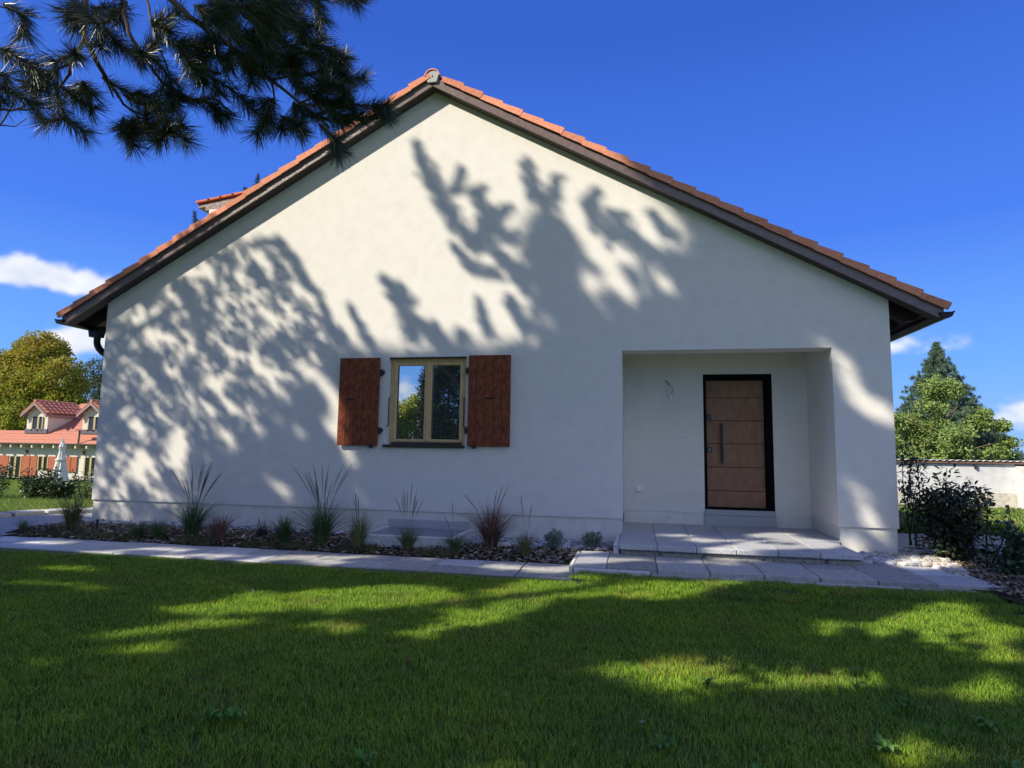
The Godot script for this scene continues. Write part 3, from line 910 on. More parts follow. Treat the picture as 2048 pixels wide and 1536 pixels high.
	# basement light well at the foot of the wall
	var lw := MB.new()
	lw.box(Vector3(-3.06, 0.01, F + 0.99), Vector3(1.42, 0.25, 0.09), 0.012)
	lw.box(Vector3(-3.725, 0.01, F + 0.46), Vector3(0.09, 0.248, 0.97), 0.012)
	lw.box(Vector3(-2.395, 0.01, F + 0.46), Vector3(0.09, 0.248, 0.97), 0.012)
	var well := part("light_well", lw, mottled("concrete_white", 95, [[0.0, 0.48, 0.47, 0.44], [0.5, 0.62, 0.61, 0.58], [1.0, 0.70, 0.69, 0.66]], 0.8, 0.85, 0.02, 0.3), house)
	var wg := MB.new()
	wg.box(Vector3(-3.06, 0.105, F + 0.455), Vector3(1.235, 0.012, 0.96), 0.003)
	part("cover_sheet", wg, flat("cover_blue_grey", lin(0.20, 0.23, 0.28), 0.25), well)
	var wf := MB.new()
	wf.box(Vector3(-3.08, 0.17, F - 0.012), Vector3(1.28, 0.13, 0.034), 0.004)
	part("cellar_window", wf, flat("grey_frame", lin(0.42, 0.43, 0.43), 0.5), well)

	# ---- porch floor: bevelled stone slabs on a rough base
	var pbm := MB.new()
	pbm.box(Vector3(1.22, -0.02, -9.25), Vector3(2.80, 0.24, 2.36), 0.01)
	var rough_stone := mottled("rough_stone", 97, [[0.0, 0.12, 0.115, 0.105], [0.4, 0.27, 0.26, 0.235], [0.7, 0.38, 0.365, 0.33], [1.0, 0.46, 0.44, 0.40]], 0.7, 0.95, 0.03, 0.9, 0.06, 0.5, 0.2)
	var porch := part("porch", pbm, rough_stone, house)
	var slab_m := []
	for j in 3:
		var kk: float = [0.9, 1.0, 1.08][j]
		slab_m.append(mottled("porch_slab_%d" % j, 101 + j, [[0.0, 0.27 * kk, 0.275 * kk, 0.28 * kk], [0.42, 0.44 * kk, 0.44 * kk, 0.445 * kk], [0.6, 0.50 * kk, 0.50 * kk, 0.50 * kk], [1.0, 0.64 * kk, 0.635 * kk, 0.625 * kk]], 0.8, 0.55, 0.05, 0.5, 0.1, 0.5, 0.5))
	var k2 := 0
	for i in 6:
		for r in 2:
			var sb2 := MB.new()
			var xa: float = -0.2 + 0.4666 * i
			var za: float = [-7.98, -9.115][r]
			var zz: float = [-9.11, -10.45][r]
			var xe: float = xa + 0.4666
			if i == 5 and r == 1: xe = px1 + 0.02
			sb2.box(Vector3((xa + xe) / 2, 0.137 + rng.randf_range(-0.002, 0.002), (za + zz) / 2), Vector3(xe - xa - 0.006, 0.066, za - zz - 0.004), 0.009)
			var so2 := part("slab", sb2, slab_m[rng.randi() % 3], porch)
			k2 += 1
	var xq := -0.18
	while xq < 2.5:
		var rb2 := MB.new()
		var wq := rng.randf_range(0.35, 0.75)
		wq = minf(wq, 2.6 - xq)
		rb2.box(Vector3(xq + wq / 2, 0.03 + rng.randf_range(-0.008, 0.008), -8.08 + rng.randf_range(-0.02, 0.012)), Vector3(wq - 0.02, 0.125, 0.12), 0.02, Basis.from_euler(Vector3(rng.randf_range(-0.08, 0.08), rng.randf_range(-0.02, 0.02), rng.randf_range(-0.02, 0.02))))
		part("base_stone", rb2, rough_stone, porch)
		xq += wq
	var kb := MB.new()
	kb.box(Vector3(-0.235, 0.06, -8.52), Vector3(0.07, 0.2, 0.95), 0.015)
	part("kerb_stone", kb, mats["concrete_white"], porch)

func glass_mat() -> StandardMaterial3D:
	if mats.has("glass"): return mats["glass"]
	var m := StandardMaterial3D.new()
	m.transparency = BaseMaterial3D.TRANSPARENCY_ALPHA
	m.albedo_color = Color(0.82, 0.84, 0.84, 0.8)
	m.roughness = 0.0
	m.metallic_specular = 1.0
	m.metallic = 0.95
	mats["glass"] = m
	return m

# ------------------------------------------------------------------ the ground
func build_ground() -> void:
	var soil_m := mottled("soil", 111, [[0.0, 0.035, 0.026, 0.018], [0.5, 0.06, 0.045, 0.03], [1.0, 0.09, 0.07, 0.05]], 1.2, 1.0, 0.03, 0.8, 0.08, 0.6, 0.1)
	var far_m := mottled("far_grass", 113, [[0.0, 0.075, 0.125, 0.022], [0.45, 0.115, 0.185, 0.032], [0.7, 0.15, 0.215, 0.045], [1.0, 0.20, 0.235, 0.07]], 6.0, 1.0, 0.03, 1.0, 0.15, 0.7, 0.05)
	var g := MB.new()
	var xs := [-600.0, -200.0, -90.0]
	for i in 29: xs.append(-70.0 + 5.0 * i)
	xs.append_array([90.0, 200.0, 600.0])
	var zs := [-700.0, -250.0, -100.0]
	for i in 30: zs.append(-70.0 + 3.0 * i)
	zs.append_array([60.0, 200.0, 500.0])
	for i in xs.size() - 1:
		for j in zs.size() - 1:
			var q := []
			for p in [[i, j + 1], [i + 1, j + 1], [i + 1, j], [i, j]]:
				q.append(Vector3(xs[p[0]], land(xs[p[0]], zs[p[1]]) - 0.10, zs[p[1]]))
			g.quad(q[0], q[1], q[2], q[3])
	part("ground", g, far_m).set_meta("kind", "structure")
	# lawn soil and planting bed
	var ls := MB.new()
	ls.quad(Vector3(-12, -0.068, -1.0), Vector3(9, -0.068, -1.0), Vector3(9, -0.068, -7.4), Vector3(-12, -0.068, -7.4))
	part("lawn_soil", ls, mottled("lawn_soil", 115, [[0.0, 0.05, 0.08, 0.02], [0.6, 0.075, 0.11, 0.026], [1.0, 0.10, 0.11, 0.045]], 0.8, 1.0, 0.04)).set_meta("kind", "structure")
	var bed := MB.new()
	var nx := 40
	for i in nx:
		for j in 6:
			var f := func(a: int, b: int) -> Vector3:
				var x := -9.35 + 9.15 * a / nx
				var z := -7.64 - 1.56 * b / 6.0
				return Vector3(x, -0.055 + 0.05 * smoothstep(0.0, 0.4, b / 6.0) + 0.012 * sin(x * 5.0 + b * 2.0), z)
			bed.quad(f.call(i, j), f.call(i + 1, j), f.call(i + 1, j + 1), f.call(i, j + 1))
	part("garden_bed", bed, soil_m).set_meta("kind", "structure")
	var rb := MB.new()
	rb.quad(Vector3(3.40, 0.0, -7.0), Vector3(3.46, 0.0, -6.4), Vector3(4.5, 0.0, -6.4), Vector3(5.2, 0.0, -9.8))
	rb.quad(Vector3(3.40, 0.0, -7.0), Vector3(5.2, 0.0, -9.8), Vector3(2.5, 0.0, -9.8), Vector3(2.5, 0.0, -8.25))
	part("side_bed", rb, soil_m).set_meta("kind", "structure")
	# drive along the left side of the house and its pale kerb
	var grey := mottled("drive_grey", 121, [[0.0, 0.24, 0.24, 0.245], [0.5, 0.31, 0.31, 0.315], [1.0, 0.38, 0.38, 0.38]], 1.5, 0.7, 0.02, 0.5, 0.2, 0.5, 0.4)
	var rows := MB.new()
	var drive := MB.new()
	var n := 26
	for i in n:
		var za := -6.9 - 0.5 * i
		var zb := za - 0.5
		var ea := -12.55 + (-za - 6.9) * 0.40
		var eb := -12.55 + (-zb - 6.9) * 0.40
		if za < -11.2:
			ea = -10.83
			eb = -10.83
		drive.quad(Vector3(ea, land(ea, za) - 0.04, za), Vector3(-9.06, land(-9.0, za) - 0.04, za), Vector3(-9.06, land(-9.0, zb) - 0.04, zb), Vector3(eb, land(eb, zb) - 0.04, zb))
		rows.box(Vector3(ea - 0.26, land(ea, za) - 0.03, za - 0.25), Vector3(0.42, 0.10, 0.485), 0.012, Basis(Vector3.UP, -0.38 if za >= -11.2 else 0.0))
	part("driveway", drive, grey).set_meta("kind", "structure")
	part("driveway_kerb", rows, mottled("kerb_pale", 123, [[0.0, 0.40, 0.39, 0.36], [1.0, 0.58, 0.565, 0.53]], 1.0, 0.85)).set_meta("kind", "structure")
	# sandy track and crop field on the right
	var sand := MB.new()
	for i in 12:
		var a := 3.6 + 1.4 * i
		var b := a + 1.4
		var f := func(x: float, k: float) -> Vector3:
			var z := -11.0 - (x - 3.6) * 0.12 - k * 3.4
			return Vector3(x, land(x, z) - 0.05 + 0.02 * sin(x * 3.0 + k * 2.0), z)
		sand.quad(f.call(a, 0.0), f.call(b, 0.0), f.call(b, 1.0), f.call(a, 1.0))
	part("sand_track", sand, mottled("sand", 125, [[0.0, 0.25, 0.21, 0.16], [0.5, 0.37, 0.32, 0.25], [1.0, 0.48, 0.42, 0.34]], 1.6, 1.0, 0.02, 0.8, 0.1, 0.5, 0.1)).set_meta("kind", "structure")
	var gp := MB.new()
	gp.quad(Vector3(4.6, -0.01, -6.0), Vector3(16.0, -0.01, -4.0), Vector3(16.0, -0.12, -12.6), Vector3(5.2, -0.06, -11.2))
	part("gravel_yard", gp, mottled("yard", 127, [[0.0, 0.19, 0.18, 0.165], [0.5, 0.27, 0.26, 0.24], [1.0, 0.36, 0.35, 0.32]], 1.0, 1.0, 0.05, 0.8, 0.15, 0.5, 0.1)).set_meta("kind", "structure")

	# ---- garden path: slabs in two rows, a raised part before the porch
	var path := thing("garden_path", Vector3.ZERO, "", "")
	path.set_meta("kind", "structure")
	var dark := []
	var pale := []
	for j in 4:
		var kk: float = [0.84, 0.94, 1.03, 1.12][j]
		dark.append(mottled("slab_dark_%d" % j, 131 + j, [[0.0, 0.32 * kk, 0.315 * kk, 0.295 * kk], [0.5, 0.41 * kk, 0.40 * kk, 0.375 * kk], [1.0, 0.50 * kk, 0.485 * kk, 0.455 * kk]], 0.9, 0.85, 0.02, 0.3, 0.2, 0.4, 0.2))
		pale.append(mottled("slab_pale_%d" % j, 141 + j, [[0.0, 0.42 * kk, 0.42 * kk, 0.42 * kk], [0.5, 0.50 * kk, 0.50 * kk, 0.50 * kk], [1.0, 0.58 * kk, 0.58 * kk, 0.575 * kk]], 0.9, 0.5, 0.02, 0.3, 0.2, 0.4, 0.5))
	var k := 0
	for i in 20:
		for r in 2:
			var x := -1.05 - 0.515 * i
			var w := 0.507
			if i == 0:
				x = -0.985
				w = 0.62
			var mb := MB.new()
			mb.box(Vector3.ZERO, Vector3(w, 0.06, 0.392), 0.006)
			var use: Material = dark[rng.randi() % 4]
			if x < -4.4 or (i == 2 and r == 1): use = pale[rng.randi() % 4]
			piece("slab", mb.mesh(), use, path, k, Vector3(x, -0.08 + rng.randf_range(-0.004, 0.003), -7.05 - 0.4 * r), Basis.from_euler(Vector3(rng.randf_range(-0.006, 0.006), rng.randf_range(-0.004, 0.004), rng.randf_range(-0.006, 0.006))))
			k += 1
	for i in 9:
		for r in 2:
			var x := -0.04 + 0.555 * (i - 1)
			var w := 0.545
			if i == 0:
				x = -0.50
				w = 0.36
			if i > 7: continue
			if i == 7: w = 0.56
			var mb := MB.new()
			mb.box(Vector3.ZERO, Vector3(w, 0.07, 0.512), 0.008)
			var use: Material = dark[rng.randi() % 4]
			if i == 0 or i == 7: use = pale[rng.randi() % 4]
			piece("slab", mb.mesh(), use, path, k, Vector3(x, 0.005 + rng.randf_range(-0.003, 0.003), -7.41 - 0.52 * r), Basis.from_euler(Vector3(rng.randf_range(-0.005, 0.005), 0, rng.randf_range(-0.005, 0.005))))
			k += 1
	for i in 5:
		var mb := MB.new()
		var w := 0.84
		mb.box(Vector3.ZERO, Vector3(w - 0.012, 0.13, 0.05), 0.012)
		piece("edging_stone", mb.mesh(), dark[i % 4] if i > 0 else mottled("concrete_white", 95, [[0.0, 0.48, 0.47, 0.44], [0.5, 0.62, 0.61, 0.58], [1.0, 0.70, 0.69, 0.66]], 0.8, 0.85, 0.02, 0.3), path, i, Vector3(-0.26 + w * i, -0.07 if i > 0 else -0.05, -7.118 + rng.randf_range(-0.003, 0.003)))
	for i in 2:
		var mb := MB.new()
		mb.box(Vector3.ZERO, Vector3(0.05, 0.13, 0.50), 0.012)
		piece("edging_stone", mb.mesh(), mottled("concrete_white", 95, [[0.0, 0.48, 0.47, 0.44], [0.5, 0.62, 0.61, 0.58], [1.0, 0.70, 0.69, 0.66]], 0.8, 0.85, 0.02, 0.3), path, 5 + i, Vector3(-0.713, -0.035, -7.40 - 0.515 * i))

func build_lawn() -> void:
	var cols := [Vector3(0.175, 0.335, 0.026), Vector3(0.215, 0.375, 0.031), Vector3(0.265, 0.415, 0.04), Vector3(0.13, 0.29, 0.025), Vector3(0.32, 0.42, 0.062)]
	var dry := Vector3(0.20, 0.17, 0.07)
	var patches := []
	var S := 0.36
	for q in 6:
		var mb := MB.new()
		for i in 2200:
			var p := Vector3(rng.randf_range(-S, S) * 0.54, -0.066, rng.randf_range(-S, S) * 0.54)
			var a := rng.randf() * TAU
			var out := Vector3(cos(a), 0, sin(a))
			var side := Vector3(-sin(a), 0, cos(a)).rotated(Vector3.UP, rng.randf_range(-0.7, 0.7))
			var l := rng.randf_range(0.018, 0.048)
			var lean := l * rng.randf_range(0.1, 1.0)
			mb.col = vary(dry if rng.randf() < 0.06 else cols[rng.randi() % 5], 0.3)
			var w := rng.randf_range(0.0008, 0.0016)
			mb.ribbon([p, p + out * lean * 0.35 + Vector3(0, l * 0.62, 0), p + out * lean + Vector3(0, l, 0)], side, [w, w * 0.85, 0.0], 0.6)
		patches.append(mb.mesh())
	var lists := [[], [], [], [], [], []]
	var tints := [[], [], [], [], [], []]
	var f := FastNoiseLite.new()
	f.seed = 77
	f.frequency = 0.55
	f.fractal_octaves = 3
	var z := -1.35
	while z > -7.3:
		var x := -11.5
		while x < 6.4:
			var px := x + rng.randf_range(-0.05, 0.05)
			var pz := z + rng.randf_range(-0.05, 0.05)
			var edge := -6.80 if px < -0.62 else -7.05
			if px > 3.3: edge = -7.05 + (px - 3.3) * 1.2
			if pz - 0.15 > edge and px < 5.6 and absf(px + 0.2 - pz * -0.2) < 2.2 - pz * 1.45:
				var q := rng.randi() % 6
				var n := f.get_noise_2d(px, pz)
				var s := 1.0 + 0.22 * n + rng.randf_range(-0.08, 0.08)
				var rise := 0.068 * smoothstep(-6.0, -7.0, pz) * smoothstep(-0.95, -0.4, px)
				lists[q].append(Transform3D(Basis(Vector3.UP, rng.randf() * TAU).scaled(Vector3(1, s, 1)), Vector3(px, -0.066 + 0.066 * s + rise, pz)))
				var b := f.get_noise_2d(px * 1.7 + 50.0, pz * 1.7)
				var worn := smoothstep(0.22, 0.5, f.get_noise_2d(px * 2.6 - 80.0, pz * 2.6 + 31.0))
				tints[q].append(Color(1.0 + 0.36 * b + 0.15 * worn, 1.0 + 0.20 * b - 0.14 * worn, 1.0 + 0.15 * n + 0.25 * worn))
			x += 0.30
		z -= 0.30
	var lawn := Node3D.new()
	lawn.name = "lawn"
	add_child(lawn)
	tag(lawn, "mown green lawn before the house", "lawn", "", "stuff")
	for q in 6: scatter("grass", patches[q], leafy("lawn_grass", 0.55, 0.6, 0.22), lists[q], tints[q], lawn)

func spot(x: float, z: float, y := 0.0) -> Vector3:
	return Vector3(x, y, z)

func build_bed() -> void:
	# mulch chips and stones
	var chip := MB.new()
	chip.box(Vector3.ZERO, Vector3(1, 0.22, 0.5), 0.06)
	var chips := []
	var cc := []
	var mats_c := [Vector3(0.15, 0.105, 0.07), Vector3(0.22, 0.165, 0.12), Vector3(0.32, 0.255, 0.19), Vector3(0.09, 0.068, 0.052), Vector3(0.40, 0.34, 0.27), Vector3(0.22, 0.20, 0.185)]
	for i in 5200:
		var x := rng.randf_range(-9.3, -0.25)
		var k := pow(rng.randf(), 0.9)
		var z := lerpf(-7.63, -9.0, k)
		if x < -8.9 and z > -7.9 - (x + 8.9) * -0.8: continue
		if x > -3.8 and x < -2.32 and z < -8.05: continue
		var y := -0.05 + 0.05 * smoothstep(0.0, 0.4, k) + rng.randf_range(0.0, 0.022)
		var b := Basis.from_euler(Vector3(rng.randf_range(-0.5, 0.5), rng.randf() * TAU, rng.randf_range(-0.5, 0.5))).scaled(Vector3.ONE * rng.randf_range(0.022, 0.062))
		chips.append(Transform3D(b, Vector3(x, y, z)))
		cc.append(vary(mats_c[rng.randi() % 6], 0.35))
	for i in 1500:
		var k := rng.randf()
		var x := lerpf(3.30, 4.5, rng.randf())
		var z := lerpf(-6.7, -9.3, k)
		var b := Basis.from_euler(Vector3(rng.randf_range(-0.5, 0.5), rng.randf() * TAU, rng.randf_range(-0.5, 0.5))).scaled(Vector3.ONE * rng.randf_range(0.022, 0.058))
		chips.append(Transform3D(b, Vector3(x + 0.18 - k * 0.1, 0.022 + rng.randf() * 0.015, z)))
		cc.append(vary(mats_c[rng.randi() % 6], 0.35))
	var cm := StandardMaterial3D.new()
	cm.vertex_color_use_as_albedo = true
	cm.roughness = 0.95
	cm.metallic_specular = 0.25
	tag(scatter("bark_mulch", chip.mesh(), cm, chips, cc), "brown bark chips covering the planting beds", "mulch")
	# stones: rounded lumps
	var stones := []
	for q in 3:
		var mb := MB.new()
		var s := SphereMesh.new()
		s.radial_segments = 9
		s.rings = 5
		s.radius = 0.5
		s.height = 1.0
		var ar := s.get_mesh_arrays()
		var vs: PackedVector3Array = ar[Mesh.ARRAY_VERTEX]
		var ix: PackedInt32Array = ar[Mesh.ARRAY_INDEX]
		var f := FastNoiseLite.new()
		f.seed = 300 + q
		f.frequency = 1.3
		var pts := []
		for p in vs: pts.append(p * (1.0 + 0.5 * f.get_noise_3dv(p)))
		for i in range(0, ix.size(), 3): mb.tri_dir(pts[ix[i]], pts[ix[i + 1]], pts[ix[i + 2]], pts[ix[i]] + pts[ix[i + 1]] + pts[ix[i + 2]])
		stones.append(mb.mesh())
	var cream := [Vector3(0.42, 0.38, 0.32), Vector3(0.52, 0.48, 0.42), Vector3(0.33, 0.30, 0.26), Vector3(0.58, 0.55, 0.50)]
	var greys := [Vector3(0.32, 0.32, 0.325), Vector3(0.45, 0.45, 0.45), Vector3(0.20, 0.20, 0.205), Vector3(0.58, 0.58, 0.575), Vector3(0.36, 0.34, 0.31)]
	for group in 2:
		var xs := [[], [], []]
		var cs := [[], [], []]
		for i in ([1700, 1300][group] as int):
			var p: Vector3
			var c: Vector3
			if group == 0:
				var x := rng.randf_range(-2.35, -0.3) if i < 1150 else (rng.randf_range(-9.0, -6.9) if i < 1450 else rng.randf_range(-6.9, -3.9))
				var wide := 0.72 if i < 1150 else 0.3
				p = Vector3(x, 0.0, -9.11 + wide * rng.randf() * rng.randf_range(0.6, 1.0))
				c = greys[rng.randi() % 5]
			else:
				p = Vector3(rng.randf_range(2.62, 3.95), 0.02, 0)
				p.z = rng.randf_range(-8.25, -9.05) if p.x < 3.42 else rng.randf_range(-7.7, -9.6)
				if p.x > 3.42 and p.x > 3.50 + (-p.z - 7.3) * 0.22: continue
				c = cream[rng.randi() % 4] if p.x > 3.25 else greys[rng.randi() % 5]
			var sz := rng.randf_range(0.035, 0.098)
			var q := rng.randi() % 3
			p.y += sz * 0.2
			xs[q].append(Transform3D(Basis.from_euler(Vector3(rng.randf_range(-0.4, 0.4), rng.randf() * TAU, rng.randf_range(-0.4, 0.4))).scaled(Vector3(sz, sz * 0.6, sz * 0.8)), p))
			cs[q].append(vary(c, 0.2))
		var root := Node3D.new()
		root.name = ["wall_gravel", "corner_gravel"][group]
		add_child(root)
		tag(root, ["grey and white river stones along the foot of the house wall", "pale cream stones heaped by the right corner of the house"][group], "gravel", "", "stuff")
		for q in 3: scatter("stones", stones[q], cm, xs[q], cs[q], root)
	# plants
	var green := [Vector3(0.055, 0.11, 0.035), Vector3(0.08, 0.14, 0.045), Vector3(0.11, 0.165, 0.07)]
	var olive := [Vector3(0.13, 0.145, 0.06), Vector3(0.18, 0.175, 0.08), Vector3(0.09, 0.125, 0.045)]
	var red := [Vector3(0.16, 0.08, 0.06), Vector3(0.22, 0.12, 0.085), Vector3(0.11, 0.06, 0.05), Vector3(0.28, 0.19, 0.13)]
	var straw := Vector3(0.17, 0.13, 0.09)
	grass_clump("ornamental_grass", spot(-8.39, -8.10), "green upright grass clump at the left corner of the house", 287, 0.62, 0.39, olive, 0, 0.0, straw, 0.0035)
	grass_clump("ornamental_grass", spot(-6.37, -8.17), "tall dark green grass with feathery plumes, leftmost of the plumed grasses", 400, 0.62, 0.55, green, 14, 1.12, Vector3(0.13, 0.11, 0.095), 0.003)
	grass_clump("ornamental_grass", spot(-5.72, -7.88), "reddish brown grass fan beside the leftmost plumed grass", 300, 0.42, 0.35, red, 0, 0.0, straw, 0.003)
	grass_clump("ornamental_grass", spot(-7.02, -7.88), "low dark green grass tuft nearest the left end of the bed", 200, 0.24, 0.26, green, 0, 0.0, straw)
	grass_clump("ornamental_grass", spot(-6.68, -7.84), "low green grass tuft just left of the tall plumed grass", 212, 0.30, 0.35, green, 0, 0.0, straw)
	grass_clump("ornamental_grass", spot(-4.73, -7.92), "fresh green bushy grass without plumes, left of the window", 325, 0.40, 0.29, [Vector3(0.06, 0.11, 0.03), Vector3(0.09, 0.135, 0.04), Vector3(0.045, 0.085, 0.028)], 0, 0.0, straw, 0.003)
	grass_clump("ornamental_grass", spot(-4.25, -8.05), "largest plumed grass, below the left shutter", 475, 0.66, 0.57, green, 16, 1.08, Vector3(0.14, 0.115, 0.10), 0.003)
	grass_clump("ornamental_grass", spot(-3.60, -7.84), "slim olive green grass left of the light well", 262, 0.52, 0.29, olive, 3, 0.78, Vector3(0.16, 0.13, 0.10))
	grass_clump("ornamental_grass", spot(-2.92, -7.86), "olive grass with tall thin plumes in front of the light well", 287, 0.34, 0.26, olive, 11, 0.88, Vector3(0.16, 0.125, 0.10))
	grass_clump("ornamental_grass", spot(-2.33, -7.98), "thin dark green tuft at the right end of the light well", 162, 0.27, 0.26, green, 2, 0.62, straw)
	grass_clump("ornamental_grass", spot(-1.90, -8.26), "large brown red grass fan between the window and the porch", 525, 0.66, 0.60, red, 5, 0.85, Vector3(0.18, 0.125, 0.10), 0.003)
	grass_clump("ornamental_grass", spot(-1.36, -7.86), "small green grass with a single tall stem near the path step", 187, 0.33, 0.20, olive, 2, 0.72, straw)
	grass_clump("ornamental_grass", spot(-9.09, -7.93), "tiny dark grass at the far left end of the bed", 112, 0.2, 0.21, green, 0, 0.0, straw)
	grass_clump("ornamental_grass", spot(-5.30, -8.25), "sparse dark grass with purplish tips close to the wall", 137, 0.26, 0.18, [Vector3(0.05, 0.055, 0.05), Vector3(0.07, 0.06, 0.06)], 3, 0.34, Vector3(0.08, 0.06, 0.07))
	for p in [[-1.04, -8.48, "small grey green lavender on the stones, left of its pair"], [-0.56, -8.60, "rounded pale grey lavender nearest the porch"]]:
		var st := []
		for i in 12:
			var a := rng.randf() * TAU
			st.append([Vector3(cos(a), 0, sin(a)) * 0.04, Vector3(cos(a) * rng.randf_range(0.05, 0.16), rng.randf_range(0.14, 0.25), sin(a) * rng.randf_range(0.05, 0.16)), 0.035])
		leaf_shrub("lavender", spot(p[0], p[1]), p[2], "lavender", st, 150, 0.045, 0.009, [Vector3(0.26, 0.31, 0.26), Vector3(0.34, 0.38, 0.33), Vector3(0.18, 0.23, 0.18)], 0.05, 0.0, Color(0.35, 0.38, 0.33))
	# low creeping plants between the clumps
	var cx := []
	var ccol := []
	for i in 1150:
		var x := rng.randf_range(-9.0, -2.2)
		if sin(x * 2.3) + sin(x * 5.1 + 1.0) < -0.6: continue
		cx.append(Transform3D(Basis(Vector3.UP, rng.randf() * TAU).scaled(Vector3.ONE * rng.randf_range(0.5, 1.1)), Vector3(x, -0.02, rng.randf_range(-7.66, -8.5))))
		ccol.append(Color(1, 1, 1) * rng.randf_range(0.7, 1.3))
	tag(scatter("ground_cover", leaf_cluster(26, 0.05, 0.05, 0.014, [Vector3(0.06, 0.085, 0.03), Vector3(0.10, 0.11, 0.035), Vector3(0.15, 0.13, 0.05)]), leafy("blade"), cx, ccol), "low creeping green and yellowish plants over the mulch", "ground cover")
	var stake := MB.new()
	stake.tube([Vector3(0, 0, 0), Vector3(0.004, 0.15, 0)], [0.014, 0.014], 8)
	stake.tube([Vector3(0.004, 0.15, 0), Vector3(0.004, 0.185, 0)], [0.021, 0.021], 8)
	tag(put("garden_stake", stake.mesh(), mats["black_iron"], null, Vector3(-8.05, -0.02, -8.2)), "short black stake at the left corner of the house", "stake")

func build_right_side() -> void:
	var darkleaf := [Vector3(0.018, 0.034, 0.016), Vector3(0.028, 0.048, 0.022), Vector3(0.04, 0.06, 0.03), Vector3(0.06, 0.045, 0.035)]
	var st := []
	for i in 17:
		var a := TAU * i / 17.0 + rng.randf_range(-0.2, 0.2)
		var r := rng.randf_range(0.12, 0.44)
		var h := 1.06 - r * 0.7 + rng.randf_range(-0.1, 0.1)
		if i == 5: h = 1.18
		st.append([Vector3(cos(a), 0, sin(a)) * 0.10, Vector3(cos(a) * r, h, sin(a) * r), 0.23])
	leaf_shrub("evergreen_shrub", Vector3(3.93, 0.0, -8.92), "large dark evergreen shrub with glossy leaves beside the house corner", "shrub", st, 175, 0.085, 0.034, darkleaf, 0.04)
	var s2 := []
	for i in 5: s2.append([Vector3(rng.randf_range(-0.1, 0.1), 0, rng.randf_range(-0.1, 0.1)), Vector3(rng.randf_range(-0.22, 0.30), rng.randf_range(1.25, 1.62), rng.randf_range(-0.2, 0.2)), 0.16])
	leaf_shrub("evergreen_shrub", Vector3(4.13, -0.03, -10.5), "thin leggy dark shrub close against the right house wall", "shrub", s2, 70, 0.10, 0.032, darkleaf, 0.2)
	var s3 := []
	for i in 7: s3.append([Vector3(rng.randf_range(-0.1, 0.1), 0, rng.randf_range(-0.1, 0.1)), Vector3(rng.randf_range(-0.22, 0.34), rng.randf_range(0.3, 0.52), rng.randf_range(-0.25, 0.25)), 0.13])
	leaf_shrub("round_leaf_shrub", Vector3(4.13, 0.0, -8.05), "low round leaved shrub at the right edge of the side bed", "shrub", s3, 70, 0.06, 0.05, [Vector3(0.03, 0.06, 0.025), Vector3(0.045, 0.08, 0.032)], 0.05)
	leaf_shrub("young_sapling", Vector3(4.02, 0.0, -8.32), "thin young sapling with few round leaves right of the dark shrub", "sapling", [[Vector3(0, 0, 0), Vector3(0.06, 0.92, 0.0), 0.11], [Vector3(0.02, 0.02, 0), Vector3(0.24, 0.66, 0.05), 0.13], [Vector3(0.12, 0.0, 0.05), Vector3(0.32, 0.72, -0.1), 0.12]], 26, 0.065, 0.058, [Vector3(0.03, 0.05, 0.024), Vector3(0.05, 0.08, 0.03)], 0.35)
	# low outbuilding with a corrugated roof edge
	var z := -31.0
	var gy := -1.25
	var barn := thing("garden_outbuilding", Vector3(0, 0, 0), "long low whitewashed outbuilding with corrugated roof beyond the field", "outbuilding")
	var wm := mottled("whitewash", 151, [[0.0, 0.46, 0.46, 0.45], [0.3, 0.55, 0.55, 0.545], [0.55, 0.60, 0.60, 0.595], [1.0, 0.65, 0.65, 0.64]], 5.0, 0.9, 0.018)
	var wb := MB.new()
	wb.box(Vector3(12.2, gy + 1.15, z - 2.0), Vector3(8.2, 2.3, 4.0))
	part("wall", wb, wm, barn)
	var ba := MB.new()
	ba.box(Vector3(12.2, gy + 0.62, z + 0.01), Vector3(8.21, 0.74, 0.05), 0.01)
	part("base_course", ba, mottled("stained_plaster", 153, [[0.0, 0.38, 0.33, 0.25], [0.4, 0.50, 0.46, 0.39], [1.0, 0.62, 0.60, 0.55]], 3.0, 0.95, 0.02), barn)
	var pier := MB.new()
	pier.box(Vector3(16.75, gy + 1.08, z + 0.35), Vector3(0.9, 2.15, 1.0), 0.01)
	part("pier", pier, wm, barn)
	var far := MB.new()
	far.box(Vector3(20.6, gy + 1.1, z - 1.5), Vector3(6.8, 2.2, 3.0))
	part("wall", far, wm, barn)
	var fa := MB.new()
	fa.box(Vector3(14.6, 1.02, z + 0.10), Vector3(14.0, 0.08, 0.05), 0.008)
	part("fascia", fa, flat("rust_brown", lin(0.16, 0.085, 0.06), 0.8), barn)
	var co := MB.new()
	var seg := 200
	for i in seg:
		var xa := 7.6 + 14.0 * i / seg
		var xb := 7.6 + 14.0 * (i + 1) / seg
		var ya := 1.125 + 0.028 * sin(xa * TAU / 0.26)
		var yb := 1.125 + 0.028 * sin(xb * TAU / 0.26)
		for lay in 2:
			var o := -0.012 * lay
			co.quad_dir(Vector3(xa, ya + o, z + 0.17), Vector3(xb, yb + o, z + 0.17), Vector3(xb, yb + o - 0.25, z - 4.0), Vector3(xa, ya + o - 0.25, z - 4.0), Vector3.UP if lay == 0 else Vector3.DOWN)
		co.quad_dir(Vector3(xa, ya, z + 0.17), Vector3(xb, yb, z + 0.17), Vector3(xb, yb - 0.012, z + 0.17), Vector3(xa, ya - 0.012, z + 0.17), Vector3(0, 0, 1))
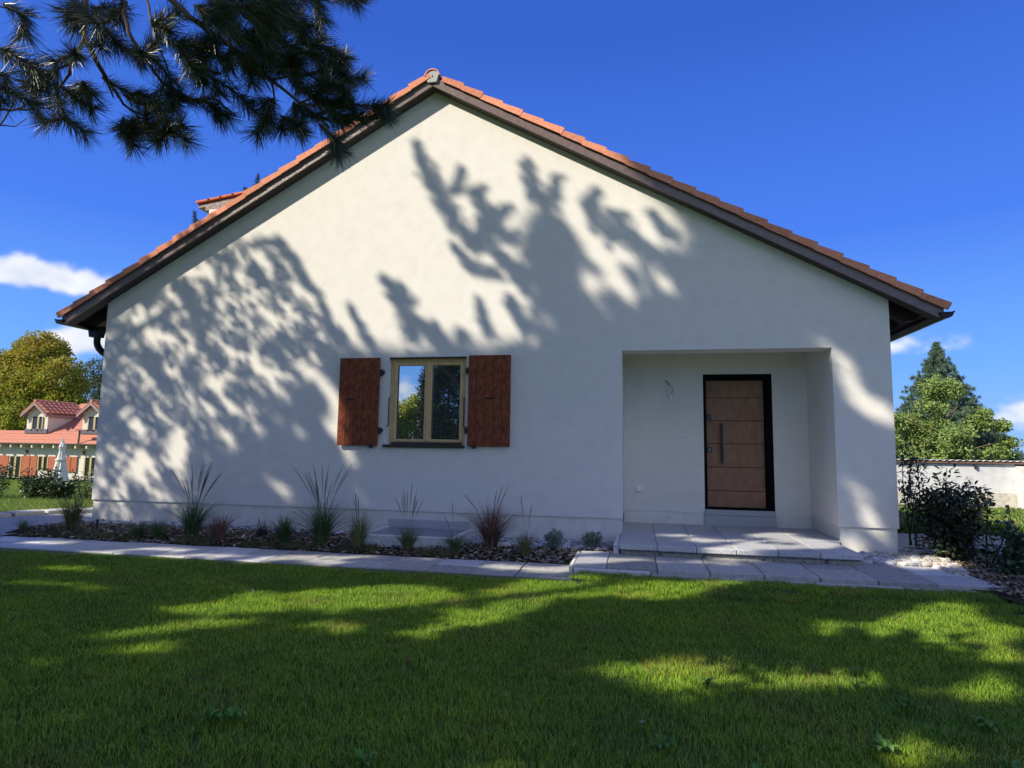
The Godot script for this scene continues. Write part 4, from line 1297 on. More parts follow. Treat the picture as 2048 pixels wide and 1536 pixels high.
	part("corrugated_roof", co, mottled("fibre_cement", 155, [[0.0, 0.50, 0.49, 0.47], [1.0, 0.62, 0.61, 0.59]], 1.5, 0.9), barn)
	var br := MB.new()
	br.box(Vector3(14.75, 0.86, z + 0.06), Vector3(0.08, 0.2, 0.1))
	part("bracket", br, flat("dark_eaves", Color(0.19, 0.15, 0.14)), barn)
	# the crop field
	var cl := leaf_cluster(34, 0.16, 0.16, 0.055, [Vector3(0.085, 0.17, 0.022), Vector3(0.13, 0.22, 0.035), Vector3(0.06, 0.13, 0.02), Vector3(0.20, 0.24, 0.06)], -0.8)
	var xf := []
	var cs := []
	for i in 5200:
		var zz := -14.9 - 15.9 * rng.randf()
		var x := rng.randf_range(0.30, 0.66) * -zz + rng.randf_range(-1.0, 1.0)
		xf.append(Transform3D(Basis.from_euler(Vector3(0, rng.randf() * TAU, 0)).scaled(Vector3.ONE * rng.randf_range(0.6, 1.1)), Vector3(x, land(x, zz) + 0.0, zz)))
		cs.append(Color(1, 1, 1) * rng.randf_range(0.75, 1.25))
	tag(scatter("crop_field", cl, leafy("grass"), xf, cs), "bright green field of low leafy crop before the outbuilding", "crop")
	# trees behind it
	var t := thing("spruce_tree", Vector3(20.0, -1.2, -46.0), "tall blue green spruce standing behind the broadleaf tree on the right", "tree")
	var bark := flat("grey_bark", lin(0.10, 0.075, 0.055), 0.95)
	var tr := MB.new()
	tr.tube([Vector3(0, 0, 0), Vector3(0.05, 5, 0), Vector3(0, 10.0, 0)], [0.28, 0.18, 0.02], 8)
	part("trunk", tr, bark, t)
	var sx := []
	for i in 40:
		var k := i / 39.0
		var y := lerpf(1.6, 9.95, k)
		var R := lerpf(4.9, 0.12, pow(k, 1.15)) * rng.randf_range(0.85, 1.08)
		var nb := int(lerpf(15, 4, k))
		for b in nb:
			var a := TAU * b / nb + i * 1.3 + rng.randf_range(-0.25, 0.25)
			var m := int(3 + R * 5.0)
			for j in m:
				var q := (j + 0.7) / m
				var p := Vector3(cos(a), 0, sin(a)) * R * q + Vector3(0, y - 0.33 * R * q * q + 0.16 * R * pow(q, 4.0), 0) + rand_dir() * 0.11
				sx.append(Transform3D(Basis.from_euler(Vector3(rng.randf_range(-0.4, 0.4), -a, rng.randf_range(-0.5, 0.1))).scaled(Vector3.ONE * rng.randf_range(0.6, 1.1) * lerpf(1.0, 0.6, k)), p))
	scatter("crown", needle_ball(70, 0.30, 0.035, [Vector3(0.075, 0.13, 0.08), Vector3(0.10, 0.165, 0.10), Vector3(0.14, 0.20, 0.135)]), leafy("needle", 0.3), sx, [], t)
	var t2 := thing("broadleaf_tree", Vector3(17.5, -1.2, -40.0), "wide light green broadleaf tree in front of the spruce on the right", "tree")
	limbs_to(Vector3.ZERO, Vector3(0.2, 5.2, 0), 0.22, [Vector3(-2.2, 4.6, 0.4), Vector3(2.3, 4.2, 0.3), Vector3(2.9, 3.3, 0), Vector3(-1.2, 5.5, -0.4), Vector3(0.9, 5.6, 0.5)], t2, bark)
	var l2: Array = []
	for i in 30:
		var k := rng.randf()
		var a := rng.randf() * TAU
		var rr := 2.7 * sin(PI * clampf(0.12 + 0.85 * k, 0.0, 1.0)) * sqrt(rng.randf())
		var c := Vector3(cos(a) * rr, 1.7 + 4.6 * k * k + 0.3, sin(a) * rr * 0.8)
		l2.append_array(crown_of([[c, Vector3(rng.randf_range(0.5, 1.05), rng.randf_range(0.28, 0.55), 0.8), rng.randi_range(26, 58)]], 1.0, 0.2))
	for q in [[2.9, 4.2, 0.35], [3.3, 3.3, 0.45], [2.6, 2.7, 0.6], [-3.2, 3.4, 0.8], [-2.6, 4.5, 0.6], [1.9, 4.9, 0.5]]:
		l2.append_array(crown_of([[Vector3(q[0], q[1], 0.2), Vector3(q[2], q[2] * 0.5, q[2]), 24]], 1.0, 0.2))
	scatter("crown", leaf_cluster(26, 0.26, 0.17, 0.085, [Vector3(0.16, 0.25, 0.06), Vector3(0.21, 0.29, 0.075), Vector3(0.12, 0.19, 0.05), Vector3(0.25, 0.30, 0.10)], 0.3), leafy("leaf", 0.6), l2, [], t2)
	var t3 := thing("distant_tree", Vector3(45.9, -1.2, -90.0), "tiny round tree far behind the outbuilding at the right", "tree")
	limbs_to(Vector3.ZERO, Vector3(0, 2.0, 0), 0.2, [], t3, bark)
	scatter("crown", leaf_cluster(30, 0.5, 0.4, 0.25, [Vector3(0.07, 0.10, 0.04), Vector3(0.10, 0.12, 0.05)]), leafy("leaf"), crown_of([[Vector3(0, 1.9, 0), Vector3(1.3, 0.9, 1.3), 60]], 1.0), [], t3)

func build_left_side() -> void:
	var z := -35.0
	var gy := -1.15
	var house := thing("neighbour_house", Vector3.ZERO, "neighbouring cream house with red tile roof, two dormers and orange shutters", "house")
	var cream := mottled("cream_far", 161, [[0.0, 0.58, 0.545, 0.47], [1.0, 0.68, 0.645, 0.565]], 4.0, 0.9)
	var tile := mottled("tile_far", 163, [[0.0, 0.32, 0.105, 0.065], [0.4, 0.45, 0.165, 0.105], [0.7, 0.52, 0.215, 0.14], [1.0, 0.58, 0.28, 0.195]], 2.2, 0.9, 0.03)
	var brown := flat("far_brown", lin(0.17, 0.10, 0.09), 0.8)
	var dark := flat("far_glass", lin(0.02, 0.022, 0.022), 0.08, 0.9)
	var frame := flat("far_frame", lin(0.42, 0.33, 0.17), 0.6)
	var orange := mottled("far_orange", 165, [[0.0, 0.33, 0.085, 0.035], [1.0, 0.45, 0.13, 0.055]], 1.5, 0.7)
	var wb := MB.new()
	wb.box(Vector3(-42.0, gy + 1.2, z - 1.0), Vector3(18.0, 2.4, 2.0))
	wb.box(Vector3(-37.1, gy + 1.25, z - 4.5), Vector3(8.3, 2.5, 5.0))
	part("wall", wb, cream, house)
	var gp := MB.new()
	# main roof in courses
	var rf := MB.new()
	for i in 15:
		var d := 0.36 * i
		var y := 1.20 + d * 0.55
		var zz := z + 0.55 - d
		rf.prism(P2([0.0, 0.0, 0.0, 0.04, -0.42, 0.04 + 0.42 * 0.55, -0.42, 0.42 * 0.55]), Vector3(-51.2 if i < 4 else -41.45, y, zz), Vector3(0, 0, 1), Vector3.UP, Vector3(18.4 if i < 4 else 8.65, 0, 0))
	var roof := part("roof", rf, tile, house)
	var back := MB.new()
	back.prism(P2([-4.9, 4.1, -4.9, 3.9, -9.0, 1.6, -9.0, 1.8]), Vector3(-41.45, 0, z), Vector3(0, 0, 1), Vector3.UP, Vector3(8.65, 0, 0))
	part("back_slope", back, tile, roof)
	var gu := MB.new()
	gu.box(Vector3(-42.0, 1.19, z + 0.58), Vector3(18.4, 0.075, 0.11), 0.02)
	part("gutter", gu, brown, roof)
	var pipe := MB.new()
	pipe.tube([Vector3(-35.75, 1.2, z + 0.60), Vector3(-35.75, 2.15, z + 0.55)], [0.06, 0.06], 8)
	pipe.box(Vector3(-35.45, 2.10, z + 0.5), Vector3(0.9, 0.08, 0.5))
	part("downpipe", pipe, brown, roof)
	for i in 20:                                          # white rafter tails
		var rt := MB.new()
		rt.box(Vector3(-50.6 + 0.86 * i, 0.98, z + 0.3), Vector3(0.12, 0.17, 0.55), 0.01)
		part("rafter_tail", rt, cream, roof)
	for i in 3:
		var lm := MB.new()
		lm.box(Vector3(-44.9 + 4.55 * i, 0.62, z + 0.08), Vector3(0.14, 0.24, 0.14), 0.02)
		part("wall_lamp", lm, brown, house)
	# ground floor: glazed door, windows and shutters
	for q in [[-41.72, -40.72, -1.1, 0.30, 0], [-39.40, -38.55, -0.58, 0.32, 0], [-35.70, -34.7, -1.1, 0.32, 0], [-46.0, -45.0, -0.58, 0.32, 0]]:
		var wn := MB.new()
		wn.box(Vector3((q[0] + q[1]) / 2, (q[2] + q[3]) / 2, z + 0.0), Vector3(q[1] - q[0], q[3] - q[2], 0.06))
		var wo := part("window", wn, dark, house)
		for f in [0.0, 0.5, 1.0]:
			var fm := MB.new()
			fm.box(Vector3(lerpf(q[0] + 0.04, q[1] - 0.04, f), (q[2] + q[3]) / 2, z + 0.045), Vector3(0.09 if f != 0.5 else 0.15, q[3] - q[2], 0.06))
			part("frame", fm, frame, wo)
	for q in [[-42.62, -41.76], [-40.68, -40.02], [-40.0, -39.44], [-38.52, -37.88], [-37.2, -36.75], [-36.73, -36.25], [-47.0, -46.1], [-34.6, -34.0]]:
		var sh := MB.new()
		var bot: float = -0.66 if q[0] > -39.9 or q[0] < -46.0 else -1.05
		sh.box(Vector3((q[0] + q[1]) / 2, (bot + 0.34) / 2, z + 0.05), Vector3(q[1] - q[0] - 0.02, 0.34 - bot, 0.06), 0.01)
		part("shutter", sh, orange, house)
	# dormers
	for k in 2:
		var cx: float = [-40.42, -35.86][k]
		var dw := MB.new()
		dw.prism(P2([-0.86, 1.9, 0.86, 1.9, 0.86, 3.25, 0.0, 3.95, -0.86, 3.25]), Vector3(cx, 0, z - 3.6), Vector3.RIGHT, Vector3.UP, Vector3(0, 0, 3.05))
		var dz := z - 0.55
		var dorm := part("dormer", dw, cream, house)
		var ap := MB.new()
		ap.box(Vector3(cx, 2.02, dz + 0.02), Vector3(1.86, 0.30, 0.10), 0.01)
		part("lead_apron", ap, flat("lead_grey", lin(0.10, 0.10, 0.12), 0.6), dorm)
		for s in [-1.0, 1.0]:
			var bg := MB.new()
			bg.prism(P2([0.0, 4.02, 0.0, 3.80, s * 1.08, 2.96, s * 1.08, 3.14]), Vector3(cx, 0, dz + 0.28), Vector3.RIGHT, Vector3.UP, Vector3(0, 0, 0.07))
			bg.prism(P2([s * 0.88, 3.26, s * 0.88, 3.02, s * 1.02, 3.02, s * 1.02, 3.16]), Vector3(cx, 0, dz - 2.6), Vector3.RIGHT, Vector3.UP, Vector3(0, 0, 2.86))
			part("barge_board", bg, flat("mauve_board", lin(0.28, 0.19, 0.19), 0.7), dorm)
			for row in 4:
				for c in 9:
					var tl := MB.new()
					var f0 := row * 0.26
					var zz := dz + 0.32 - 0.36 * c
					var a := Vector3(cx + s * (0.0 + f0), 4.08 - f0 * 0.79, zz)
					var u := Vector3(s * 0.28, -0.22, 0)
					var nn := Vector3(s * 0.22, 0.28, 0).normalized()
					var pf := PackedVector2Array([Vector2(0, 0), Vector2(0.12, 0.06), Vector2(0.24, 0.06), Vector2(0.34, 0.0), Vector2(0.34, -0.04), Vector2(0, -0.04)])
					tl.prism(pf, a + nn * 0.02, Vector3(0, 0, -1), nn, u + nn * 0.035)
					part("dormer_tile", tl, tile, dorm)
		var rg := MB.new()
		for c in 8: rg.tube([Vector3(cx, 4.08, dz + 0.34 - 0.41 * c), Vector3(cx, 4.08, dz - 0.05 - 0.41 * c)], [0.12, 0.095], 8)
		part("ridge_tiles", rg, tile, dorm)
		var wn := MB.new()
		wn.box(Vector3(cx + 0.06, 2.52, dz + 0.0), Vector3(0.92, 0.98, 0.05))
		var wo := part("window", wn, dark, dorm)
		for f in 3:
			var fm := MB.new()
			fm.box(Vector3(cx + 0.06 + [-0.42, 0.08, 0.42][f], 2.52, dz + 0.04), Vector3([0.08, 0.15, 0.08][f], 0.98, 0.06))
			fm.box(Vector3(cx + 0.06, 2.52 + [-0.46, 0.46, 0.46][f], dz + 0.035), Vector3(0.84, 0.07, 0.05))
			part("frame", fm, frame, wo)
	# red roof of another house at the far left
	var h2 := thing("distant_house", Vector3.ZERO, "dark red roof of another house at the left edge behind the bush", "house")
	var rb := MB.new()
	for i in 8:
		rb.prism(P2([0.0, 0.0, 0.0, 0.05, -0.55, 0.05 + 0.4, -0.55, 0.4]), Vector3(-92.0, 3.6 + 0.36 * i, -56.0 - 0.5 * i), Vector3(0, 0, 1), Vector3.UP, Vector3(21.8, 0, 0))
	part("roof", rb, mottled("tile_dark_far", 167, [[0.0, 0.20, 0.055, 0.04], [1.0, 0.33, 0.10, 0.07]], 2.0, 0.9), h2)
	var hw := MB.new()
	hw.box(Vector3(-81.5, 1.1, -60.5), Vector3(20.6, 5.0, 7.0))
	part("wall", hw, cream, h2)
	# closed parasol
	var u := thing("closed_parasol", Vector3(-29.0, -1.12, -27.0), "tall closed white parasol standing in the neighbouring garden", "parasol")
	var pole := MB.new()
	pole.tube([Vector3(0, 0, 0), Vector3(0, 2.5, 0)], [0.03, 0.03], 8)
	pole.box(Vector3(0, 0.03, 0), Vector3(0.6, 0.06, 0.6), 0.01)
	part("pole", pole, frame, u)
	var cv := MB.new()
	var rings := []
	for i in 12:
		var k := i / 11.0
		var y := lerpf(0.30, 2.62, k)
		var r := lerpf(0.37, 0.035, pow(k, 0.9)) + (0.07 if i == 9 else 0.0)
		var ring := []
		for s in 24:
			var a := TAU * s / 24
			ring.append(Vector3(cos(a), 0, sin(a)) * r * (1.0 + 0.20 * cos(a * 8.0 + k * 1.5)) + Vector3(0, y + (0.05 * cos(a * 8.0) if i == 0 else 0.0), 0))
		rings.append(ring)
	for i in 11:
		for s in 24:
			cv.quad(rings[i][s], rings[i + 1][s], rings[i + 1][(s + 1) % 24], rings[i][(s + 1) % 24])
	part("canopy", cv, flat("canvas_white", lin(0.70, 0.69, 0.66), 0.85), u)
	var tie := MB.new()
	tie.tube([Vector3(0, 1.5, 0), Vector3(0, 1.55, 0)], [0.27, 0.265], 16)
	part("strap", tie, flat("canvas_white", Color.WHITE), u)
	# white garden table
	var tb := thing("garden_table", Vector3(-25.0, -1.05, -25.5), "small white garden table behind the light shrub near the house corner", "table")
	var tt := MB.new()
	tt.tube([Vector3(0, 0.72, 0), Vector3(0, 0.76, 0)], [0.5, 0.5], 20)
	part("table_top", tt, mats["white_plastic"], tb)
	for s in 4:
		var lg := MB.new()
		var a := TAU * s / 4 + 0.4
		lg.tube([Vector3(cos(a) * 0.42, 0, sin(a) * 0.42), Vector3(cos(a) * 0.25, 0.73, sin(a) * 0.25)], [0.025, 0.025], 6)
		part("leg", lg, mats["white_plastic"], tb)
	# shrubs along the lawn strip
	var deep := [Vector3(0.03, 0.055, 0.018), Vector3(0.05, 0.08, 0.026), Vector3(0.075, 0.11, 0.035)]
	var i := 0
	for q in [[-17.4, -14.0, 0.92, 0.62, "dark green rounded shrub at the left edge of the lawn strip"], [-16.0, -14.3, 0.86, 0.46, "dark green upright shrub, second from the left edge"], [-15.3, -14.3, 0.62, 0.36, "small dark shrub in front of the parasol"], [-18.6, -14.2, 0.8, 0.6, "dark green shrub just outside the left edge"]]:
		var st := []
		for j in 12:
			var a := TAU * j / 12.0
			st.append([Vector3(cos(a), 0, sin(a)) * 0.1, Vector3(cos(a) * q[3] * 0.8, q[2] * rng.randf_range(0.75, 1.15), sin(a) * q[3] * 0.8), 0.24])
		leaf_shrub("garden_shrub", Vector3(q[0], land(q[0], q[1]) - 0.12, q[1]), q[4], "shrub", st, 130, 0.09, 0.045, deep, 0.03)
	for q in [[-14.75, -14.6, 0.86, 0.42, "light green shrub with small pale leaves in front of the parasol's right side"], [-14.1, -15.0, 0.75, 0.4, "light green shrub touching the left edge of the house"]]:
		var st := []
		for j in 12:
			var a := TAU * j / 12.0
			st.append([Vector3(cos(a), 0, sin(a)) * 0.08, Vector3(cos(a) * q[3] * 0.8, q[2] * rng.randf_range(0.7, 1.1), sin(a) * q[3] * 0.8), 0.2])
		leaf_shrub("garden_shrub", Vector3(q[0], land(q[0], q[1]) - 0.1, q[1]), q[4], "shrub", st, 45, 0.075, 0.04, [Vector3(0.09, 0.13, 0.05), Vector3(0.15, 0.19, 0.09), Vector3(0.22, 0.25, 0.15)], 0.1)
	# lawn strip beyond the drive
	var gl := leaf_cluster(60, 0.07, 0.06, 0.006, [Vector3(0.17, 0.30, 0.04), Vector3(0.22, 0.34, 0.06), Vector3(0.28, 0.35, 0.09)], -1.5)
	var xf := []
	for j in 5200:
		var zz := rng.randf_range(-9.0, -20.0)
		var x := rng.randf_range(-1.36, -0.97) * -zz
		if x > -13.1 + (-zz - 6.9) * 0.40 and zz > -11.2 or x > -11.4: continue
		xf.append(Transform3D(Basis(Vector3.UP, rng.randf() * TAU).scaled(Vector3.ONE * rng.randf_range(0.9, 1.9)), Vector3(x, land(x, zz) - 0.09, zz)))
	tag(scatter("grass_strip", gl, leafy("grass"), xf, []), "sunlit strip of grass beyond the drive on the left", "grass")
	# trees
	var bark := flat("grey_bark", Color.WHITE)
	var t := thing("autumn_tree", Vector3(-58.5, -1.2, -50.0), "large round tree turning yellow and orange behind the neighbouring house", "tree")
	limbs_to(Vector3.ZERO, Vector3(0.5, 11.5, 0), 0.45, [Vector3(-4.5, 8.0, 1), Vector3(4.0, 8.5, 0.5), Vector3(1.5, 12.0, 0), Vector3(-2.0, 10.5, 0), Vector3(4.6, 6.0, 1), Vector3(-3.0, 6.0, 1)], t, bark)
	var lump := crown_of([[Vector3(1.3, 10.9, 0), Vector3(2.4, 2.2, 2.2), 420], [Vector3(-1.5, 9.3, 0.5), Vector3(2.6, 2.1, 2.2), 420], [Vector3(4.1, 8.3, 0.3), Vector3(2.3, 2.3, 2.2), 420], [Vector3(-3.8, 7.4, 0.6), Vector3(2.1, 1.8, 2.0), 340], [Vector3(0.8, 7.4, 1.2), Vector3(3.6, 2.4, 2.2), 560], [Vector3(4.9, 5.6, 0.5), Vector3(2.2, 2.0, 2.0), 340], [Vector3(-2.9, 5.0, 1.0), Vector3(2.4, 1.8, 2.0), 320], [Vector3(1.8, 5.2, 1.5), Vector3(3.0, 2.0, 2.0), 380]], 1.0, 0.45)
	var ac := []
	for q in lump:
		var p: Vector3 = q.origin
		var warm := clampf((p.y - 5.5) / 7.0, 0.0, 1.0) * rng.randf()
		ac.append(Color(1.0 + 0.40 * warm, 1.0 - 0.10 * warm, 1.0))
	scatter("crown", leaf_cluster(24, 0.36, 0.24, 0.13, [Vector3(0.34, 0.37, 0.045), Vector3(0.43, 0.41, 0.06), Vector3(0.25, 0.30, 0.04), Vector3(0.48, 0.36, 0.065)], 0.3), leafy("leaf_bright", 0.85), lump, ac, t)
	var t2 := thing("broadleaf_tree", Vector3(-58.0, -1.2, -58.0), "grey green airy tree peeking out between the autumn tree and the house", "tree")
	limbs_to(Vector3.ZERO, Vector3(0, 10.0, 0), 0.3, [Vector3(-1.5, 10.5, 0), Vector3(1.8, 10.0, 0), Vector3(0.6, 11.4, 0)], t2, bark)
	scatter("crown", leaf_cluster(20, 0.36, 0.22, 0.10, [Vector3(0.07, 0.10, 0.035), Vector3(0.10, 0.13, 0.05)]), leafy("leaf"), crown_of([[Vector3(0, 10.5, 0), Vector3(2.2, 1.4, 2.0), 130], [Vector3(0.5, 8.3, 0), Vector3(3.0, 1.8, 2.0), 260]], 1.0, 0.3), [], t2)
	var t3 := thing("broadleaf_tree", Vector3(-63.2, -1.2, -47.0), "low yellowish green tree at the left edge before the red roof", "tree")
	limbs_to(Vector3.ZERO, Vector3(0, 4.5, 0), 0.2, [Vector3(-1.5, 4.5, 0), Vector3(1.5, 4.0, 0.3)], t3, bark)
	scatter("crown", leaf_cluster(22, 0.34, 0.22, 0.11, [Vector3(0.22, 0.28, 0.05), Vector3(0.28, 0.33, 0.07), Vector3(0.15, 0.21, 0.04)]), leafy("leaf"), crown_of([[Vector3(1.4, 4.6, 0), Vector3(2.0, 1.6, 1.8), 240], [Vector3(2.6, 3.2, 0.3), Vector3(2.2, 1.6, 1.8), 260], [Vector3(-0.8, 3.8, 0.2), Vector3(2.0, 1.8, 1.8), 240]], 1.0, 0.3), [], t3)
	# pine rising behind the roof near the dormer
	var t4 := thing("pine_tree", Vector3(-14.5, -0.6, -20.5), "pine whose top shows behind the roof beside the dormer", "tree")
	var tr := MB.new()
	tr.tube([Vector3.ZERO, Vector3(0.2, 6, 0), Vector3(0.4, 11.8, 0)], [0.25, 0.16, 0.02], 8)
	part("trunk", tr, bark, t4)
	var px := []
	for j in 80:
		var y := rng.randf_range(5.0, 10.2)
		var d := Vector3(rng.randf_range(-1, 1), 0, rng.randf_range(-1, 1)).normalized() * rng.randf_range(0.3, 2.0)
		for m in 8: px.append(Transform3D(Basis.from_euler(rand_dir() * 3.0), Vector3(0.3, y, 0) + d * (m + 2) / 9.0 + Vector3(0, 0.03 * m, 0)))
	for q in [[-2.0, 10.65], [-1.75, 10.3], [-1.35, 10.75], [-1.0, 10.4], [-0.1, 11.6], [-0.35, 11.2], [0.35, 12.0], [0.15, 11.4], [0.6, 11.6], [0.8, 11.8], [1.1, 12.1], [0.95, 11.5], [-1.5, 10.0], [0.4, 10.8]]:
		for m in 12:
			var f := m / 11.0
			px.append(Transform3D(Basis.from_euler(rand_dir() * 3.0).scaled(Vector3.ONE * lerpf(1.0, 0.55, f)), Vector3(q[0] - 0.1 + 0.15 * f * sin(q[1] * 40.0), q[1] - 0.40 + 0.66 * f, 0.2 * sin(q[0] * 9.0))))
	scatter("crown", needle_ball(40, 0.19, 0.014, [Vector3(0.035, 0.06, 0.045), Vector3(0.06, 0.085, 0.06)]), leafy("needle"), px, [], t4)

# ------------------------------------------------------------------ the trees that shade the garden
func in_ellipses(p: Vector2, list: Array, grow: float) -> bool:
	for e in list:
		var d := p - Vector2(e[0], e[1])
		if absf(d.x) > 2.0 or absf(d.y) > 1.6: continue
		var a := Vector2(e[2], e[3])
		var b := Vector2(e[4], e[5])
		var det := a.cross(b)
		if absf(det) < 1e-5: continue
		var u := d.cross(b) / det
		var v := a.cross(d) / det
		var g := 1.0 + grow / maxf(0.06, minf(a.length(), b.length()))
		if u * u + v * v < g * g: return true
	return false

func near_view(p: Vector3) -> bool:          # boughs that would hang before the lens stand farther back
	var q := (get_node("camera") as Node3D).transform.affine_inverse() * p
	return q.length() < 2.5 or (q.z < 0.6 and absf(q.x) < 0.95 * -q.z + 1.2 and absf(q.y) < 0.75 * -q.z + 1.2)

func build_shade_trees() -> void:
	# Where the limbs of the trees by the left boundary stand is read from their shadows on the wall and the lawn:
	# a clump whose shadow falls at (x, y) of the facade's plane stands on the ray from there to the sun.
	var solid = P2([-1.61,4.82, -1.40,5.00, -1.05,4.94, -0.87,4.50, -0.64,4.18, -0.33,3.97, -0.13,4.00, -0.23,4.23, -0.05,4.30, 0.15,4.18, 0.34,4.02, 0.49,4.28, 0.67,4.38, 0.84,4.11, 0.74,4.64, 0.46,4.97, 0.28,5.09, 0.14,5.61, 0.18,6.24, 1.67,5.64, 4.56,4.08, 4.98,3.25, 4.54,-0.23, -9.00,-0.97, -7.02,0.58, -5.30,2.06, -5.36,2.96, -4.64,2.87, -4.13,2.94, -3.71,2.81, -3.21,2.85, -2.56,2.99, -2.20,2.83, -1.93,2.90, -1.66,2.90, -1.53,3.59, -1.56,3.90, -1.68,4.22])
	var dapple = P2([-6.67,4.80, -5.83,4.84, -5.51,4.06, -5.02,3.37, -4.48,2.95, -4.97,2.39, -5.30,2.06, -5.97,1.25, -7.02,0.58, -7.63,-0.09, -9.89,-0.18, -10.34,3.87, -9.12,3.83, -7.80,4.32])
	var eave_shade = P2([-10.28,3.32, -10.34,3.87, -9.19,4.47, -8.07,5.14, -7.89,4.86, -8.01,4.42, -9.11,3.65])
	var fingers = [
		[[-3.45,6.30,0.07], [-3.39,5.96,0.11], [-3.24,5.71,0.13], [-3.01,5.31,0.13], [-2.82,4.98,0.14], [-2.68,4.76,0.12], [-2.46,4.54,0.11], [-2.36,4.38,0.09]],
		[[-2.68,5.80,0.06], [-2.73,5.56,0.07], [-2.75,5.44,0.06], [-2.91,5.33,0.06]],
		[[-2.38,5.45,0.07], [-2.38,5.22,0.11], [-2.27,4.95,0.13], [-2.11,4.89,0.10], [-1.94,5.01,0.08], [-1.91,5.11,0.05]],
		[[-2.27,4.95,0.10], [-2.31,4.69,0.10], [-2.36,4.43,0.08]],
		[[-2.56,5.39,0.04], [-2.38,5.30,0.05]],
		[[-2.16,4.84,0.07], [-2.00,4.67,0.07], [-1.84,4.51,0.06], [-1.82,4.69,0.04]],
		[[-2.79,4.52,0.04], [-2.62,4.29,0.07], [-2.46,4.13,0.07], [-2.25,4.07,0.07], [-1.99,3.99,0.06]],
		[[-2.10,4.37,0.05], [-1.89,4.18,0.07], [-1.71,4.02,0.07], [-1.56,3.86,0.06]],
		[[-2.21,4.63,0.06], [-2.05,4.29,0.07], [-1.97,4.13,0.05]],
		[[-1.89,4.15,0.05], [-1.76,3.92,0.06], [-1.58,3.66,0.06]],
		[[-1.93,3.65,0.04], [-1.73,3.44,0.07]],
		[[-1.69,5.83,0.06], [-1.58,5.56,0.10], [-1.45,5.29,0.13], [-1.30,4.99,0.16]],
		[[-1.18,5.55,0.08], [-1.15,5.34,0.10], [-1.20,5.14,0.11]],
		[[-0.56,5.30,0.07], [-0.60,5.10,0.10], [-0.68,4.93,0.10], [-0.53,4.75,0.11], [-0.41,4.59,0.10], [-0.27,4.41,0.09]],
		[[-0.36,4.94,0.09], [-0.17,4.72,0.12], [-0.03,4.47,0.14], [0.16,4.26,0.14], [0.29,4.09,0.10]],
		[[0.25,4.90,0.04], [0.37,4.67,0.06], [0.51,4.51,0.06], [0.62,4.46,0.05]],
		[[-3.97,4.07,0.04], [-3.83,3.84,0.07], [-3.69,3.63,0.10], [-3.54,3.36,0.13], [-3.37,2.97,0.15]],
		[[-3.70,3.94,0.06], [-3.59,3.75,0.09], [-3.47,3.57,0.09]],
		[[-3.44,3.36,0.06], [-3.19,3.20,0.06], [-3.03,2.96,0.06]],
		[[-3.09,3.29,0.04], [-3.00,3.12,0.06], [-2.89,2.91,0.09]],
		[[-2.69,3.13,0.06], [-2.56,2.98,0.09]],
		[[-2.38,3.62,0.04], [-2.28,3.35,0.07], [-2.15,3.05,0.08]],
		[[-1.88,3.57,0.05], [-1.75,3.31,0.08], [-1.52,3.08,0.09]],
		[[-6.38,4.70,0.07], [-5.87,4.76,0.07], [-5.52,4.31,0.07], [-5.28,3.96,0.05], [-5.00,3.77,0.04]],
		[[-4.51,3.60,0.04], [-4.32,3.27,0.05], [-4.13,2.94,0.06]],
		[[-5.04,3.70,0.04], [-4.84,3.28,0.06], [-4.56,2.95,0.07]],
	]
